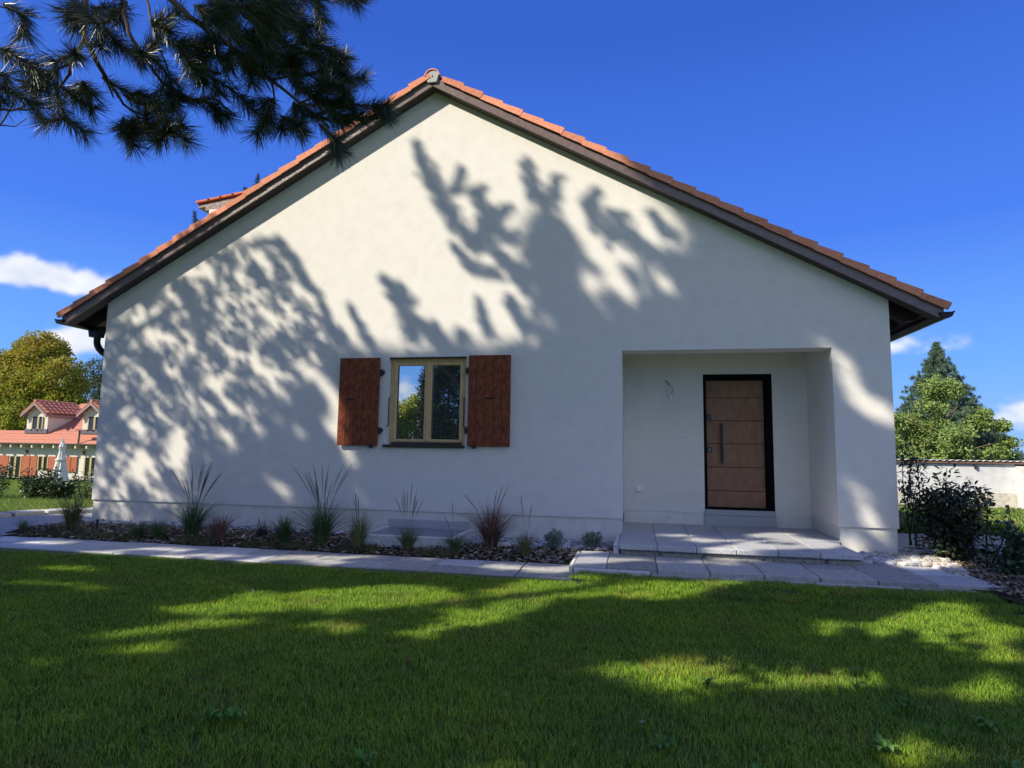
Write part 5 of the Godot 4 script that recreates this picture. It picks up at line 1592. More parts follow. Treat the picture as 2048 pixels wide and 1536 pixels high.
	var holes = [
		[-0.66,3.81,0.10,-0.13,-0.06,-0.05], [-0.09,3.66,0.09,-0.16,-0.07,-0.04], [0.48,3.75,0.08,-0.09,-0.05,-0.05], [-1.62,3.09,0.13,-0.13,-0.07,-0.07], [-1.22,5.11,0.05,-0.06,-0.04,-0.03], [-0.67,3.06,0.05,-0.07,-0.03,-0.03],
		[-0.31,3.25,0.06,-0.06,-0.02,-0.03], [-1.17,3.20,0.04,-0.08,-0.03,-0.02], [-5.11,2.59,0.07,-0.11,-0.07,-0.04], [-4.83,2.22,0.09,-0.13,-0.07,-0.04], [-4.76,1.66,0.07,-0.10,-0.07,-0.04], [-5.30,1.50,0.05,-0.08,-0.05,-0.03],
		[-5.48,0.58,0.07,-0.08,-0.05,-0.03], [-4.18,0.58,0.05,-0.08,-0.04,-0.03], [-5.80,0.75,0.04,-0.06,-0.04,-0.02], [-6.39,0.74,0.04,-0.06,-0.04,-0.02], [-3.64,1.09,0.05,-0.07,-0.04,-0.02], [-3.12,1.16,0.04,-0.05,-0.03,-0.02],
		[-2.20,0.77,0.02,-0.04,-0.02,-0.01], [-4.50,1.62,0.09,-0.38,-0.13,-0.02], [-3.15,2.37,0.00,-0.12,-0.04,0.00], [-3.14,1.83,0.00,-0.12,-0.04,-0.00], [-3.88,0.93,0.02,-0.03,-0.02,-0.01], [2.53,2.87,0.12,-0.06,-0.02,-0.04],
		[2.83,2.49,0.10,-0.12,-0.05,-0.06], [2.89,2.12,0.09,-0.13,-0.05,-0.05], [3.31,1.93,0.12,-0.11,-0.06,-0.07], [2.90,0.82,0.09,-0.12,-0.03,-0.03], [3.15,0.73,0.07,-0.09,-0.02,-0.02], [2.84,0.21,0.11,-0.06,-0.03,-0.05],
		[3.09,0.41,0.09,-0.08,-0.04,-0.05], [3.42,1.73,0.06,-0.06,-0.04,-0.05], [-8.00,0.88,0.05,-0.06,-0.04,-0.02], [-6.87,2.31,0.10,-0.14,-0.08,-0.04], [-0.83,-4.59,0.28,0.14,0.31,-0.16], [-2.00,-3.83,0.21,0.11,0.32,-0.16],
		[1.81,-5.15,0.28,0.13,0.28,-0.16], [3.04,-6.10,0.20,0.09,0.45,-0.24], [3.30,-6.71,0.12,0.05,0.22,-0.11], [1.69,-5.95,0.11,0.05,0.16,-0.08], [2.76,-5.53,0.29,0.13,0.29,-0.17], [1.90,-4.89,0.21,0.10,0.35,-0.21],
		[2.04,-4.50,0.17,0.08,0.56,-0.37], [2.26,-4.15,0.34,0.16,0.70,-0.50], [3.44,-5.37,0.11,0.05,0.26,-0.17], [4.18,-5.44,0.08,0.03,0.14,-0.10], [3.68,-4.76,0.13,0.06,0.30,-0.23], [3.00,-3.95,0.06,0.03,0.39,-0.31],
		[2.81,-3.60,0.09,0.04,0.59,-0.49], [2.87,-3.25,0.25,0.12,0.50,-0.44], [3.60,-3.22,0.31,0.15,0.38,-0.37], [3.85,-2.74,0.12,0.06,0.16,-0.17], [6.43,-4.11,0.18,0.08,0.28,-0.38], [6.32,-3.49,0.20,0.09,0.28,-0.41],
		[6.96,-4.56,0.14,0.06,0.15,-0.21], [7.13,-4.16,0.12,0.05,0.19,-0.30], [7.61,-4.87,0.09,0.04,0.09,-0.14], [6.61,-5.88,0.06,0.02,0.10,-0.10], [6.72,-6.18,0.04,0.02,0.05,-0.05], [7.24,-6.52,0.03,0.01,0.06,-0.06],
		[8.03,-5.69,0.12,0.05,0.13,-0.20], [8.46,-6.81,0.08,0.03,0.10,-0.14], [8.77,-6.61,0.03,0.01,0.09,-0.15], [7.32,-7.43,0.07,0.03,0.08,-0.07], [5.13,-7.49,0.04,0.02,0.13,-0.07], [-0.18,-4.64,0.10,0.05,0.24,-0.13],
		[0.28,0.24,0.03,0.02,0.17,-0.16], [5.99,-4.30,0.05,0.02,0.11,-0.14], [0.32,-4.19,0.17,0.08,0.24,-0.14], [1.12,-4.40,0.10,0.05,0.17,-0.10], [-5.59,-2.33,0.25,0.14,0.36,-0.18], [-5.58,-2.05,0.17,0.10,0.37,-0.18],
		[-3.82,-2.72,0.16,0.09,0.30,-0.16], [-3.80,-2.16,0.21,0.12,0.31,-0.17], [-2.74,-2.83,0.12,0.06,0.27,-0.15], [-2.62,-2.42,0.18,0.10,0.27,-0.16], [-1.67,-2.78,0.12,0.06,0.17,-0.10], [-1.84,-2.35,0.16,0.09,0.26,-0.16],
		[-1.51,-2.03,0.25,0.14,0.25,-0.17], [-0.99,-2.55,0.16,0.08,0.23,-0.15], [-0.68,-1.86,0.17,0.09,0.17,-0.12], [0.70,-2.15,0.16,0.08,0.25,-0.20], [1.29,-2.19,0.14,0.07,0.23,-0.20], [1.49,-1.86,0.18,0.10,0.28,-0.26],
		[0.43,-0.97,0.16,0.08,0.29,-0.25], [1.71,-1.63,0.19,0.10,0.18,-0.17], [2.32,-1.61,0.21,0.11,0.12,-0.12], [2.48,-1.04,0.24,0.13,0.22,-0.24], [2.84,-0.79,0.27,0.14,0.21,-0.25], [2.95,-1.68,0.08,0.04,0.11,-0.11],
		[1.44,0.62,0.19,0.12,0.29,-0.32], [2.18,0.10,0.19,0.11,0.25,-0.29], [1.50,-0.30,0.24,0.14,0.20,-0.21], [2.31,-0.67,0.16,0.09,0.17,-0.19], [2.87,-0.35,0.16,0.09,0.28,-0.33], [0.61,0.11,0.15,0.09,0.16,-0.15],
		[0.19,2.40,0.07,-0.09,-0.06,-0.05], [4.30,-0.71,0.28,0.14,0.35,-0.50],
	]

	holes.append([6.72, -5.72, 0.75, 0.0, 0.0, 0.42])
	var all: Array = []
	for h in holes: all.append(h)
	var rows := [[], [], [], [], []]       # per tree: clump transforms
	var spots := []                # [shadow point, radius, depth along the ray]
	for f in fingers:
		for i in f.size() - 1:
			var a := Vector2(f[i][0], f[i][1])
			var b := Vector2(f[i + 1][0], f[i + 1][1])
			var n := int(ceil((b - a).length() / 0.06))
			for j in n:
				var k := float(j) / n
				var r: float = lerpf(f[i][2], f[i + 1][2], k)
				spots.append([a.lerp(b, k), r * 0.55, 7.0])
				for m in 3:                 # shoots to both sides, each a small brush of needles
					var w := (b - a).normalized().rotated([-1.0, 1.0][rng.randi() % 2] * rng.randf_range(0.5, 1.5))
					spots.append([a.lerp(b, k) + w * r * rng.randf_range(0.3, 1.5), rng.randf_range(0.028, 0.055), 7.0])
	var x := -13.0
	while x < 10.6:
		var y := -9.6
		while y < 5.6:
			var p := Vector2(x, y) + Vector2(rng.randf_range(-0.09, 0.09), rng.randf_range(-0.09, 0.09))
			y += 0.17
			var lawn := p.y < -0.2 or (p.y < 1.0 and p.x < -9.1)
			var full: bool = lawn or Geometry2D.is_point_in_polygon(p, solid) or Geometry2D.is_point_in_polygon(p, eave_shade)
			var dap: bool = Geometry2D.is_point_in_polygon(p, dapple)
			if not full and not dap: continue
			if dap and not Geometry2D.is_point_in_polygon(p, eave_shade):
				for m in 2:
					var pp := p + Vector2(rng.randf_range(-0.09, 0.09), rng.randf_range(-0.09, 0.09))
					if rng.randf() > 0.40 or in_ellipses(pp, all, 0.03): continue
					spots.append([pp, lerpf(0.04, 0.125, pow(rng.randf(), 1.5)), 7.5])
				continue
			var r := 0.0
			for t in [0.22, 0.15, 0.10, 0.06]:
				var ok := not in_ellipses(p, all, t * 0.85)
				if ok and not lawn:
					for q in 6:
						var s: Vector2 = p + Vector2(cos(q * TAU / 6.0), sin(q * TAU / 6.0)) * t * 0.8
						if not (Geometry2D.is_point_in_polygon(s, solid) or Geometry2D.is_point_in_polygon(s, dapple) or Geometry2D.is_point_in_polygon(s, eave_shade) or s.y < -0.2):
							ok = false
							break
				if ok:
					r = t
					break
			if r > 0.0: spots.append([p, r, 8.0])
		x += 0.17
	for s in spots:
		var p: Vector2 = s[0]
		var t := 14.5 + rng.randf_range(-1.0, 1.0) - 0.3 * p.y
		if s[1] < 0.2 or in_ellipses(p, all, 0.35): t = 8.0 + rng.randf_range(-0.6, 0.6)
		var tree := 1
		if s[2] == 7.0: t = 6.3 + rng.randf_range(-0.3, 0.3)
		elif s[2] == 7.5:
			t = 5.4 + rng.randf_range(-0.9, 0.9)
			tree = 0
		elif p.y < -0.3:
			var close: bool = s[1] < 0.2 or in_ellipses(p, all, 0.4)
			t = 17.5 + rng.randf_range(-1.6, 1.6)
			tree = 3 if p.x < -2.0 else 4
			if close:
				t = 8.6 + rng.randf_range(-0.8, 0.8)
				tree = 0 if p.x < -5.0 else (1 if p.x < 3.0 else 2)
			elif p.x > 5.0:
				t = 10.5 + rng.randf_range(-1.2, 1.2)
				tree = 2
		if tree == 1 and p.x < -6.5 and t < 9.5: tree = 0
		var P := Vector3(p.x, p.y, -D) + SUN * t
		while near_view(P) or P.y < 5.4:
			t += 0.5
			P = Vector3(p.x, p.y, -D) + SUN * t
		rows[tree].append(Transform3D(Basis.from_euler(Vector3(rng.randf() * TAU, rng.randf() * TAU, rng.randf() * TAU)).scaled(Vector3.ONE * s[1] * 1.2), P))
	var bark := flat("pine_bark", lin(0.10, 0.065, 0.045), 0.95)
	var roots := [Vector3(-16.4, -0.3, -3.9), Vector3(-13.4, -0.15, 1.9), Vector3(-5.9, -0.06, 3.7), Vector3(-24.6, -0.6, 6.6), Vector3(-17.2, -0.3, 7.2)]
	var tops := [Vector3(-16.2, 9.6, -3.9), Vector3(-13.2, 15.6, 1.9), Vector3(-5.8, 10.8, 3.2), Vector3(-24.4, 18.0, 6.6), Vector3(-17.0, 17.5, 7.2)]
	var kinds := ["broadleaf_tree", "pine_tree", "pine_tree", "broadleaf_tree", "broadleaf_tree"]
	var labels := ["broadleaf tree beside the drive, outside the picture on the left", "tall pine by the left garden boundary outside the picture", "pine beside the viewer whose needled branches hang into the upper left of the picture", "tall broadleaf tree farthest to the left outside the picture", "tall broadleaf tree behind the pines outside the picture"]
	for i in 5:
		var t := thing(kinds[i], roots[i], labels[i], "tree")
		var ends := []
		var xs: Array = rows[i]
		for j in 90:
			if xs.size() == 0 or ends.size() >= 16: break
			var e: Transform3D = xs[rng.randi() % xs.size()]
			var h: float = clampf((e.origin.y - roots[i].y) / (tops[i].y - roots[i].y) - 0.22, 0.15, 0.92)
			var from: Vector3 = (roots[i] as Vector3).lerp(tops[i], h)
			var ok := true
			for k in 9:                      # a limb keeps to where the photograph's shadow has foliage
				var q := from.lerp(e.origin, k / 8.0) + Vector3(0, 0.05 * sin(k / 8.0 * PI) * (e.origin - from).length(), 0)
				var d := q.z + D
				var sp := Vector2(q.x - SUN.x * d, q.y - SUN.y * d)
				if in_ellipses(sp, all, 0.2): ok = false
				if sp.y > -0.2 and not Geometry2D.is_point_in_polygon(sp, solid) and not Geometry2D.is_point_in_polygon(sp, dapple): ok = false
			if ok: ends.append(e.origin - roots[i])
		limbs_to(Vector3.ZERO, tops[i] - roots[i], [0.13, 0.22, 0.26, 0.3, 0.3][i], ends, t, bark)
		var loc := []
		for e in xs: loc.append(Transform3D(e.basis, e.origin - roots[i]))
		var pine: bool = kinds[i] == "pine_tree"
		var ball := needle_ball(110, 1.0, 0.10, [Vector3(0.03, 0.055, 0.028), Vector3(0.045, 0.075, 0.035), Vector3(0.06, 0.085, 0.045)]) if pine else leaf_cluster(44, 0.8, 0.75, 0.5, [Vector3(0.06, 0.10, 0.025), Vector3(0.09, 0.13, 0.03), Vector3(0.12, 0.14, 0.035)])
		scatter("crown", ball, leafy("needle", 0.3) if pine else leafy("leaf", 0.6), loc, [], t)
		if i == 2: front_branches(t, roots[2], bark)

func front_branches(tree: Node3D, root: Vector3, bark: Material) -> void:
	var limb_lines = [
		[0.013, -2.19,3.33,-1.96, -2.23,3.23,-1.99, -2.18,3.08,-1.96, -2.14,2.95,-1.93, -2.19,2.84,-1.93, -2.22,2.80,-1.95],
		[0.008, -2.14,2.94,-1.93, -2.11,2.87,-1.95, -2.16,2.84,-2.07, -2.19,2.81,-2.19, -2.12,2.75,-2.23, -2.05,2.72,-2.22],
		[0.006, -2.16,2.97,-1.93, -2.12,2.87,-1.95, -2.14,2.84,-2.03, -2.21,2.82,-2.15],
		[0.009, -2.04,3.21,-1.98, -1.96,3.01,-1.92, -1.92,2.91,-1.92, -1.91,2.87,-1.98, -1.95,2.85,-2.12, -1.91,2.83,-2.17, -1.86,2.81,-2.20, -1.77,2.82,-2.23, -1.68,2.74,-2.24],
		[0.006, -1.91,3.17,-1.95, -1.80,2.93,-1.89, -1.82,2.88,-1.96, -1.89,2.86,-2.10],
		[0.013, -1.88,3.21,-1.95, -1.74,3.03,-1.88, -1.62,2.92,-1.88, -1.61,2.93,-1.99, -1.64,2.99,-2.20, -1.62,2.99,-2.39, -1.51,2.91,-2.46, -1.40,2.82,-2.54],
		[0.009, -1.56,3.11,-1.88, -1.49,3.02,-1.89, -1.51,3.03,-2.07, -1.52,3.15,-2.29, -1.49,3.23,-2.40],
		[0.005, -1.62,2.98,-2.40, -1.59,2.89,-2.39, -1.57,2.76,-2.32],
		[0.005, -1.61,2.93,-1.99, -1.69,2.93,-2.14, -1.72,2.91,-2.24, -1.68,2.85,-2.29],
		[0.006, -2.26,2.47,-1.63, -2.31,2.56,-1.77, -2.35,2.62,-1.87, -2.31,2.70,-1.90, -2.26,2.75,-1.90],
		[0.004, -2.37,2.46,-1.76, -2.39,2.53,-1.83, -2.34,2.60,-1.83, -2.29,2.64,-1.81],
		[0.003, -2.37,2.52,-1.80, -2.41,2.58,-1.91, -2.41,2.63,-1.95],
		[0.006, -2.19,2.84,-1.93, -2.22,2.81,-1.91, -2.25,2.76,-1.88],
		[0.006, -2.22,2.81,-1.95, -2.27,2.77,-1.96, -2.31,2.74,-1.98],
		[0.006, -1.51,2.91,-2.46, -1.45,2.99,-2.54, -1.36,3.08,-2.60],
		[0.006, -1.51,2.91,-2.46, -1.42,2.92,-2.53, -1.31,2.93,-2.57],
		[0.006, -1.62,2.99,-2.39, -1.55,3.08,-2.51, -1.47,3.15,-2.59],
		[0.006, -1.64,2.99,-2.20, -1.59,3.09,-2.33, -1.53,3.21,-2.47, -1.47,3.25,-2.59],
		[0.005, -2.37,2.89,-1.67, -2.37,2.99,-1.78, -2.37,3.01,-1.83],
		[0.005, -2.26,2.62,-1.62, -2.25,2.66,-1.69, -2.25,2.67,-1.73],
		[0.004, -2.35,2.62,-1.87, -2.37,2.71,-2.01, -2.34,2.76,-2.06],
		[0.003, -2.31,2.70,-1.90, -2.25,2.73,-1.82, -2.26,2.69,-1.81],
		[0.003, -2.28,2.68,-1.85, -2.36,2.68,-1.96],
		[0.005, -1.94,2.85,-2.13, -2.02,2.81,-2.19, -2.02,2.75,-2.22],
		[0.005, -1.34,3.26,-2.10, -1.38,3.26,-2.24, -1.37,3.31,-2.33],
	]
	var tuft_lines = [
		[-2.38,3.01,-1.79, -2.36,3.01,-1.85],
		[-2.19,3.10,-1.96, -2.25,3.07,-1.95],
		[-2.18,3.07,-1.96, -2.25,3.13,-1.97],
		[-2.12,3.09,-1.96, -2.01,3.04,-1.94],
		[-1.96,3.07,-1.93, -1.99,3.01,-1.93],
		[-2.19,2.86,-1.92, -2.22,2.82,-1.89],
		[-2.25,2.77,-1.89, -2.25,2.74,-1.83],
		[-2.23,2.80,-1.91, -2.27,2.74,-1.90],
		[-2.26,2.76,-1.93, -2.35,2.74,-2.03, -2.41,2.73,-2.12, -2.42,2.72,-2.22],
		[-2.28,2.77,-1.97, -2.31,2.78,-2.06],
		[-2.22,2.81,-2.01, -2.26,2.81,-2.09],
		[-2.25,2.65,-1.70, -2.25,2.67,-1.74, -2.25,2.62,-1.73],
		[-2.26,2.59,-1.72, -2.29,2.58,-1.75],
		[-2.30,2.78,-1.73, -2.28,2.77,-1.74],
		[-2.02,2.91,-1.94, -1.97,2.88,-1.95, -1.94,2.87,-1.98],
		[-2.05,2.97,-1.93, -2.00,2.91,-1.93],
		[-1.89,2.87,-1.97, -1.88,2.86,-2.03, -1.90,2.85,-2.12],
		[-1.81,2.93,-1.90, -1.74,2.90,-1.90],
		[-1.77,2.88,-1.93, -1.74,2.88,-1.96],
		[-2.16,2.84,-2.04, -2.15,2.84,-2.11, -2.12,2.83,-2.15],
		[-2.16,2.83,-2.15, -2.10,2.81,-2.20],
		[-2.23,2.78,-2.23, -2.23,2.72,-2.25, -2.16,2.64,-2.23],
		[-2.14,2.77,-2.23, -2.23,2.73,-2.25],
		[-2.04,2.81,-2.19, -2.03,2.74,-2.22, -2.05,2.71,-2.22],
		[-2.00,2.77,-2.21, -1.91,2.81,-2.19],
		[-1.90,2.81,-2.20, -1.80,2.80,-2.22, -1.71,2.73,-2.23],
		[-1.97,2.69,-2.21, -1.85,2.61,-2.17],
		[-2.10,2.71,-2.23, -1.98,2.65,-2.20, -1.91,2.69,-2.20],
		[-2.20,2.74,-2.24, -2.08,2.70,-2.22],
		[-1.59,2.95,-1.86, -1.55,2.95,-1.95],
		[-1.53,2.97,-1.88, -1.49,3.01,-1.97, -1.48,3.09,-2.13],
		[-1.75,2.88,-2.04, -1.66,2.92,-2.04],
		[-1.68,2.91,-2.07, -1.68,2.95,-2.17],
		[-1.56,2.96,-2.00, -1.60,3.03,-2.22],
		[-1.53,3.11,-2.23, -1.48,3.22,-2.35, -1.51,3.23,-2.46],
		[-1.59,3.05,-2.23, -1.59,3.11,-2.41],
		[-1.52,3.21,-2.46, -1.46,3.27,-2.60, -1.40,3.22,-2.63],
		[-1.53,3.20,-2.53, -1.42,3.16,-2.61],
		[-1.60,3.07,-2.41, -1.55,3.08,-2.52, -1.45,3.15,-2.60],
		[-1.53,2.99,-2.49, -1.46,3.05,-2.56, -1.36,3.10,-2.61],
		[-1.46,2.95,-2.52, -1.36,2.95,-2.56, -1.21,2.93,-2.58],
		[-1.44,2.86,-2.50, -1.35,2.85,-2.57, -1.28,2.88,-2.59],
		[-1.76,2.89,-2.19, -1.71,2.87,-2.27, -1.67,2.83,-2.29],
		[-1.59,2.89,-2.38, -1.57,2.76,-2.32],
		[-1.54,2.80,-2.38, -1.48,2.75,-2.43],
		[-1.73,2.91,-2.20, -1.76,2.89,-2.13],
		[-1.67,2.97,-2.23, -1.64,2.99,-2.35],
		[-1.53,2.90,-2.44, -1.44,2.86,-2.49],
		[-1.47,3.02,-1.91, -1.43,3.09,-2.03],
		[-1.40,3.16,-2.10, -1.38,3.30,-2.33],
		[-1.28,3.39,-2.42, -1.27,3.41,-2.50],
		[-1.49,3.03,-2.04, -1.49,3.15,-2.25, -1.47,3.24,-2.35],
		[-1.61,3.06,-2.33, -1.58,3.10,-2.47],
		[-1.55,3.14,-2.34, -1.53,3.19,-2.52],
		[-1.54,3.03,-2.12, -1.57,3.10,-2.30],
		[-1.42,2.91,-2.53, -1.34,2.89,-2.57],
		[-1.43,2.82,-2.50, -1.39,2.79,-2.58],
		[-1.43,3.09,-2.01, -1.44,3.19,-2.24],
		[-1.58,2.94,-1.99, -1.58,3.00,-2.11],
		[-1.63,2.96,-2.12, -1.65,3.00,-2.28],
		[-1.47,3.08,-2.57, -1.37,3.02,-2.58],
		[-1.56,3.03,-2.48, -1.46,2.95,-2.51],
	]

	var greens := [Vector3(0.022, 0.042, 0.024), Vector3(0.032, 0.056, 0.03), Vector3(0.045, 0.068, 0.036), Vector3(0.060, 0.075, 0.042)]
	var browns := [Vector3(0.20, 0.155, 0.095), Vector3(0.14, 0.105, 0.07), Vector3(0.25, 0.21, 0.15)]
	for l in limb_lines:
		var pts := []
		var rr := []
		var n: int = (l.size() - 1) / 3
		var raw := []
		for i in n: raw.append(Vector3(l[1 + i * 3], l[2 + i * 3], l[3 + i * 3]) - root)
		var c := Curve3D.new()
		for i in n:
			var tng: Vector3 = (raw[mini(i + 1, n - 1)] - raw[maxi(i - 1, 0)]) * 0.18
			c.add_point(raw[i], -tng, tng)
		var leng := c.get_baked_length()
		var m := maxi(4, int(leng / 0.03))
		for i in m + 1:
			var k := float(i) / m
			pts.append(c.sample_baked(leng * k) + rand_dir() * 0.0025)
			rr.append(l[0] * lerpf(1.0, 0.45, k) * rng.randf_range(0.9, 1.12))
		var mb := MB.new()
		mb.tube(pts, rr, 7)
		part("branch", mb, bark, tree)
	# the bough that carries them, from the trunk to above the picture
	var bough := MB.new()
	var a := Vector3(0.1, 5.4, -0.4)
	var b := Vector3(-2.02, 3.42, -2.0) - root
	bough.tube([a, a.lerp(b, 0.3) + Vector3(0, 0.35, 0), a.lerp(b, 0.7) + Vector3(0, 0.3, 0), b, Vector3(-1.55, 3.45, -2.1) - root], [0.07, 0.05, 0.035, 0.02, 0.012], 8)
	part("bough", bough, bark, tree)
	var q := 0
	var shoots: Array = []
	for l in tuft_lines:
		shoots.append(l)
		var n: int = l.size()
		for j in (1 if l[0] < -1.80 else 2):    # side shoots beside each brush
			var k: int = 3 * (rng.randi() % (n / 3))
			var p := Vector3(l[k], l[k + 1], l[k + 2])
			var ax := (Vector3(l[n - 3], l[n - 2], l[n - 1]) - Vector3(l[0], l[1], l[2])).normalized()
			var d := (ax * 0.7 + rand_dir() * 0.8 + Vector3(0, -0.1, 0)).normalized() * rng.randf_range(0.06, 0.11)
			shoots.append([p.x, p.y, p.z, p.x + d.x, p.y + d.y, p.z + d.z])
	for l in shoots:
		var pts := []
		for i in range(0, l.size(), 3): pts.append(Vector3(l[i], l[i + 1], l[i + 2]) - root)
		var mb := MB.new()
		var total := 0.0
		for i in pts.size() - 1: total += (pts[i + 1] - pts[i]).length()
		var left: bool = pts[0].x + root.x < -1.93
		var dryness := 0.30 if left else 0.08
		var n := int(total * (1800.0 if left else 2000.0)) + 110
		var twig := []
		for i in n:
			var k := rng.randf()
			if i < 70: k = 1.0
			var f := k * (pts.size() - 1)
			var j := mini(int(f), pts.size() - 2)
			var p: Vector3 = (pts[j] as Vector3).lerp(pts[j + 1], f - j)
			var ax: Vector3 = (pts[j + 1] - pts[j]).normalized()
			var out := rand_dir()
			out = (out - ax * out.dot(ax)).normalized()
			var d := (out * rng.randf_range(0.45, 1.1) + ax * rng.randf_range(0.35, 1.0)).normalized()
			var side := d.cross(rand_dir()).normalized()
			var ln := rng.randf_range(0.06, 0.105) * (0.75 + 0.25 * k)
			var col: Vector3 = browns[rng.randi() % 3] if rng.randf() < dryness * (1.5 - k) else greens[rng.randi() % 4]
			mb.col = vary(col, 0.25)
			var w := rng.randf_range(0.0007, 0.0011)
			var bend := Vector3(0, -0.006, 0) + out * -0.004
			mb.ribbon([p, p + d * ln * 0.55 + bend * 0.4, p + d * ln + bend], side, [w, w, w * 0.3])
		part("needle_tuft", mb, leafy("needle_near", 0.25, 0.4, 0.5), tree)
		var tw := MB.new()
		var rr := []
		for i in pts.size(): rr.append(lerpf(0.006, 0.0035, float(i) / pts.size()))
		tw.tube(pts, rr, 5)
		part("twig", tw, bark, tree)
		q += 1

func build_behind() -> void:
	# garden boundary behind the viewer, mirrored in the window panes
	var bark := flat("grey_bark", Color.WHITE)
	var k := 0
	for q in [[-17.0, 15.0, 3.5, "yellow green hedge bush behind the viewer, at its left end"], [-14.2, 14.5, 4.7, "yellow green hedge bush behind the viewer, second from its left end"], [-11.4, 14.0, 4.3, "yellow green hedge bush behind the viewer, at its middle"], [-8.8, 15.5, 3.4, "yellow green hedge bush behind the viewer, at its right end"]]:
		var t := thing("hedge_bush", Vector3(q[0], 0, q[1]), q[3], "bush")
		limbs_to(Vector3.ZERO, Vector3(0, q[2] * 0.8, 0), 0.08, [Vector3(0.6, q[2] * 0.7, 0.3), Vector3(-0.6, q[2] * 0.7, -0.2)], t, bark)
		scatter("crown", leaf_cluster(30, 0.24, 0.16, 0.09, [Vector3(0.40, 0.46, 0.06), Vector3(0.50, 0.50, 0.08), Vector3(0.28, 0.38, 0.06)]), leafy("leaf_hedge", 1.0), crown_of([[Vector3(0, q[2] * 0.45, 0), Vector3(1.8, q[2] * 0.5, 1.2), 700]], 1.0, 0.4), [], t)
		k += 1
	for q in [[-8.3, 8.2, 6.2, 1.1, "dark columnar conifer behind the viewer, the taller of the two"], [-6.7, 9.2, 5.4, 1.0, "dark columnar conifer behind the viewer, the shorter of the two"]]:
		var t := thing("columnar_conifer", Vector3(q[0], 0, q[1]), q[4], "conifer")
		limbs_to(Vector3.ZERO, Vector3(0, q[2] * 0.95, 0), 0.09, [], t, bark)
		scatter("crown", leaf_cluster(34, 0.16, 0.14, 0.03, [Vector3(0.02, 0.04, 0.018), Vector3(0.03, 0.055, 0.022)]), leafy("leaf", 0.6), crown_of([[Vector3(0, q[2] * 0.5, 0), Vector3(q[3], q[2] * 0.52, q[3]), 1300]], 1.0, 0.5), [], t)

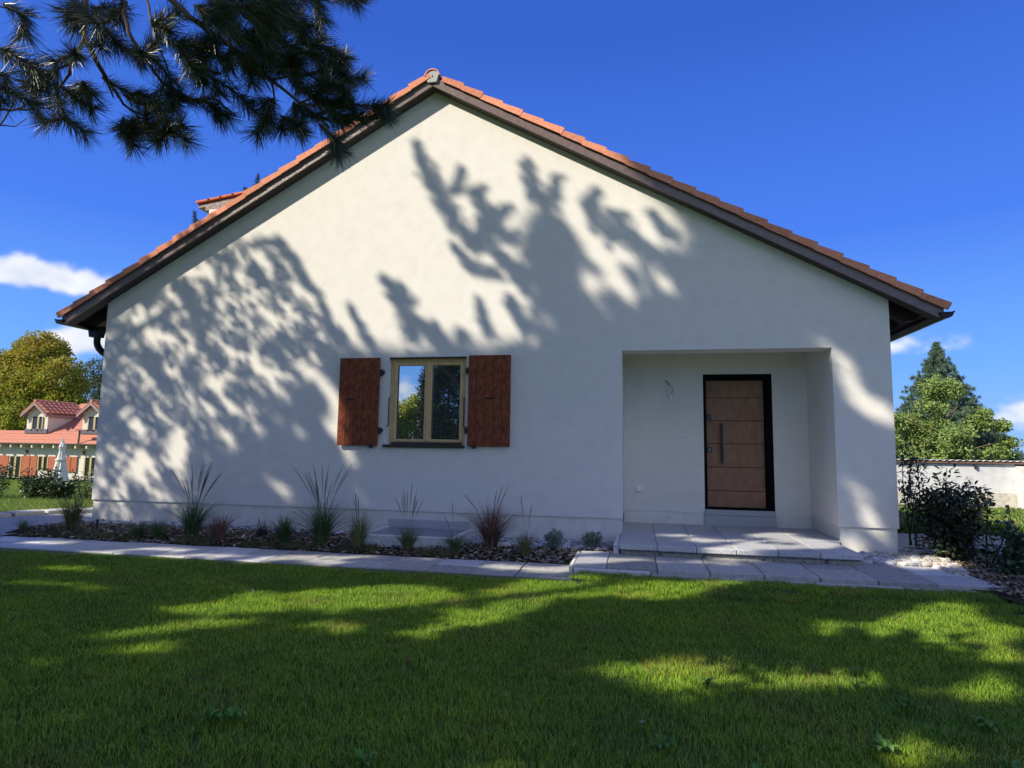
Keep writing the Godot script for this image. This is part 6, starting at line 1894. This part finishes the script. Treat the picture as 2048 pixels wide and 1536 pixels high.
func build_litter() -> void:
	var k := 0
	var cols := [Vector3(0.17, 0.095, 0.035), Vector3(0.22, 0.15, 0.055), Vector3(0.13, 0.08, 0.04), Vector3(0.24, 0.19, 0.09)]
	for i in 24:
		var z := -2.1 - 4.6 * pow(rng.randf(), 1.2)
		var x := rng.randf_range(-1.0, 0.62) * -z * 1.05
		var mb := MB.new()
		var l := rng.randf_range(0.014, 0.032)
		var c := rng.randf_range(0.2, 0.9)
		mb.col = vary(cols[rng.randi() % 4], 0.3)
		var w := l * rng.randf_range(0.35, 0.6)
		for s in [-1.0, 1.0]:
			mb.tri_dir(Vector3(-l, 0, 0), Vector3(0, w * 0.2 * c, 0), Vector3(-l * 0.2, w * c * 0.5, s * w), Vector3.UP)
			mb.tri_dir(Vector3(0, w * 0.2 * c, 0), Vector3(l * 0.6, w * c * 0.4, s * w * 0.7), Vector3(-l * 0.2, w * c * 0.5, s * w), Vector3.UP)
			mb.tri_dir(Vector3(0, w * 0.2 * c, 0), Vector3(l, 0, 0), Vector3(l * 0.6, w * c * 0.4, s * w * 0.7), Vector3.UP)
		var o := put("fallen_leaf", mb.mesh(), leafy("dead_leaf", 0.3), null, Vector3(x, rng.randf_range(-0.012, 0.004), z))
		o.rotation = Vector3(rng.randf_range(-0.5, 0.5), rng.randf() * TAU, rng.randf_range(-0.5, 0.5))
		tag(o, "small curled brown leaf lying on the lawn", "leaf", "fallen leaves on the lawn")
	for i in 24:
		var z := -1.95 - 2.6 * pow(rng.randf(), 1.3)
		var x := rng.randf_range(-0.8, 0.7) * -z
		if rng.randf() < 0.55: x = rng.randf_range(0.0, 0.65) * -z
		var mb := MB.new()
		var n := 8 + rng.randi() % 6
		for j in n:
			var a := TAU * j / n + rng.randf_range(-0.25, 0.25)
			var d := Vector3(cos(a), 0, sin(a))
			var s := Vector3(-sin(a), 0, cos(a))
			var l := rng.randf_range(0.03, 0.075)
			var w := l * rng.randf_range(0.14, 0.24)
			var h := rng.randf_range(0.025, 0.06)
			mb.col = vary([Vector3(0.10, 0.22, 0.05), Vector3(0.13, 0.26, 0.065), Vector3(0.085, 0.18, 0.045)][rng.randi() % 3], 0.25)
			var p := [Vector3.ZERO, d * l * 0.35 + Vector3(0, h * 0.8, 0), d * l * 0.75 + Vector3(0, h, 0), d * l + Vector3(0, h * 0.7, 0)]
			var ww := [w * 0.25, w * 0.8, w, 0.0]
			for m in 3:
				for sg in [-1.0, 1.0]:
					mb.quad_dir(p[m], p[m + 1], p[m + 1] + s * ww[m + 1] * sg + Vector3(0, ww[m + 1] * 0.3, 0), p[m] + s * ww[m] * sg + Vector3(0, ww[m] * 0.3, 0), Vector3.UP)
		var o := put("lawn_weed", mb.mesh(), leafy("weed", 0.5, 0.9, 0.1), null, Vector3(x, -0.045, z))
		tag(o, "low rosette of broad weed leaves growing in the lawn", "weed", "weeds in the lawn")

func _ready() -> void:
	rng.seed = 20240
	# camera
	var cam := Camera3D.new()
	cam.name = "camera"
	cam.fov = 63.69
	cam.near = 0.05
	cam.far = 2000.0
	add_child(cam)
	cam.position = Vector3(0, 1.335, 0)
	cam.rotation = Vector3(0.10396465, 0.19636534, 0.0153891)
	cam.current = true
	# sky, exposure
	var we := WorldEnvironment.new()
	we.name = "world_environment"
	var env := Environment.new()
	env.background_mode = Environment.BG_SKY
	env.sky = make_sky()
	env.tonemap_mode = Environment.TONE_MAPPER_LINEAR
	env.tonemap_exposure = 1.55
	env.background_energy_multiplier = 0.715
	env.sdfgi_enabled = true
	env.ssao_enabled = true
	env.ssil_enabled = true
	we.environment = env
	add_child(we)
	# sun
	var sun := DirectionalLight3D.new()
	sun.name = "sun"
	sun.light_color = Color(1.0, 0.965, 0.89)
	sun.light_energy = 1.45
	sun.light_angular_distance = 0.53
	sun.shadow_enabled = true
	add_child(sun)
	sun.look_at_from_position(SUN * 20.0, Vector3.ZERO, Vector3.UP)
	build_ground()
	build_house()
	build_bed()
	build_right_side()
	build_left_side()
	build_shade_trees()
	build_behind()
	build_lawn()
	build_litter()
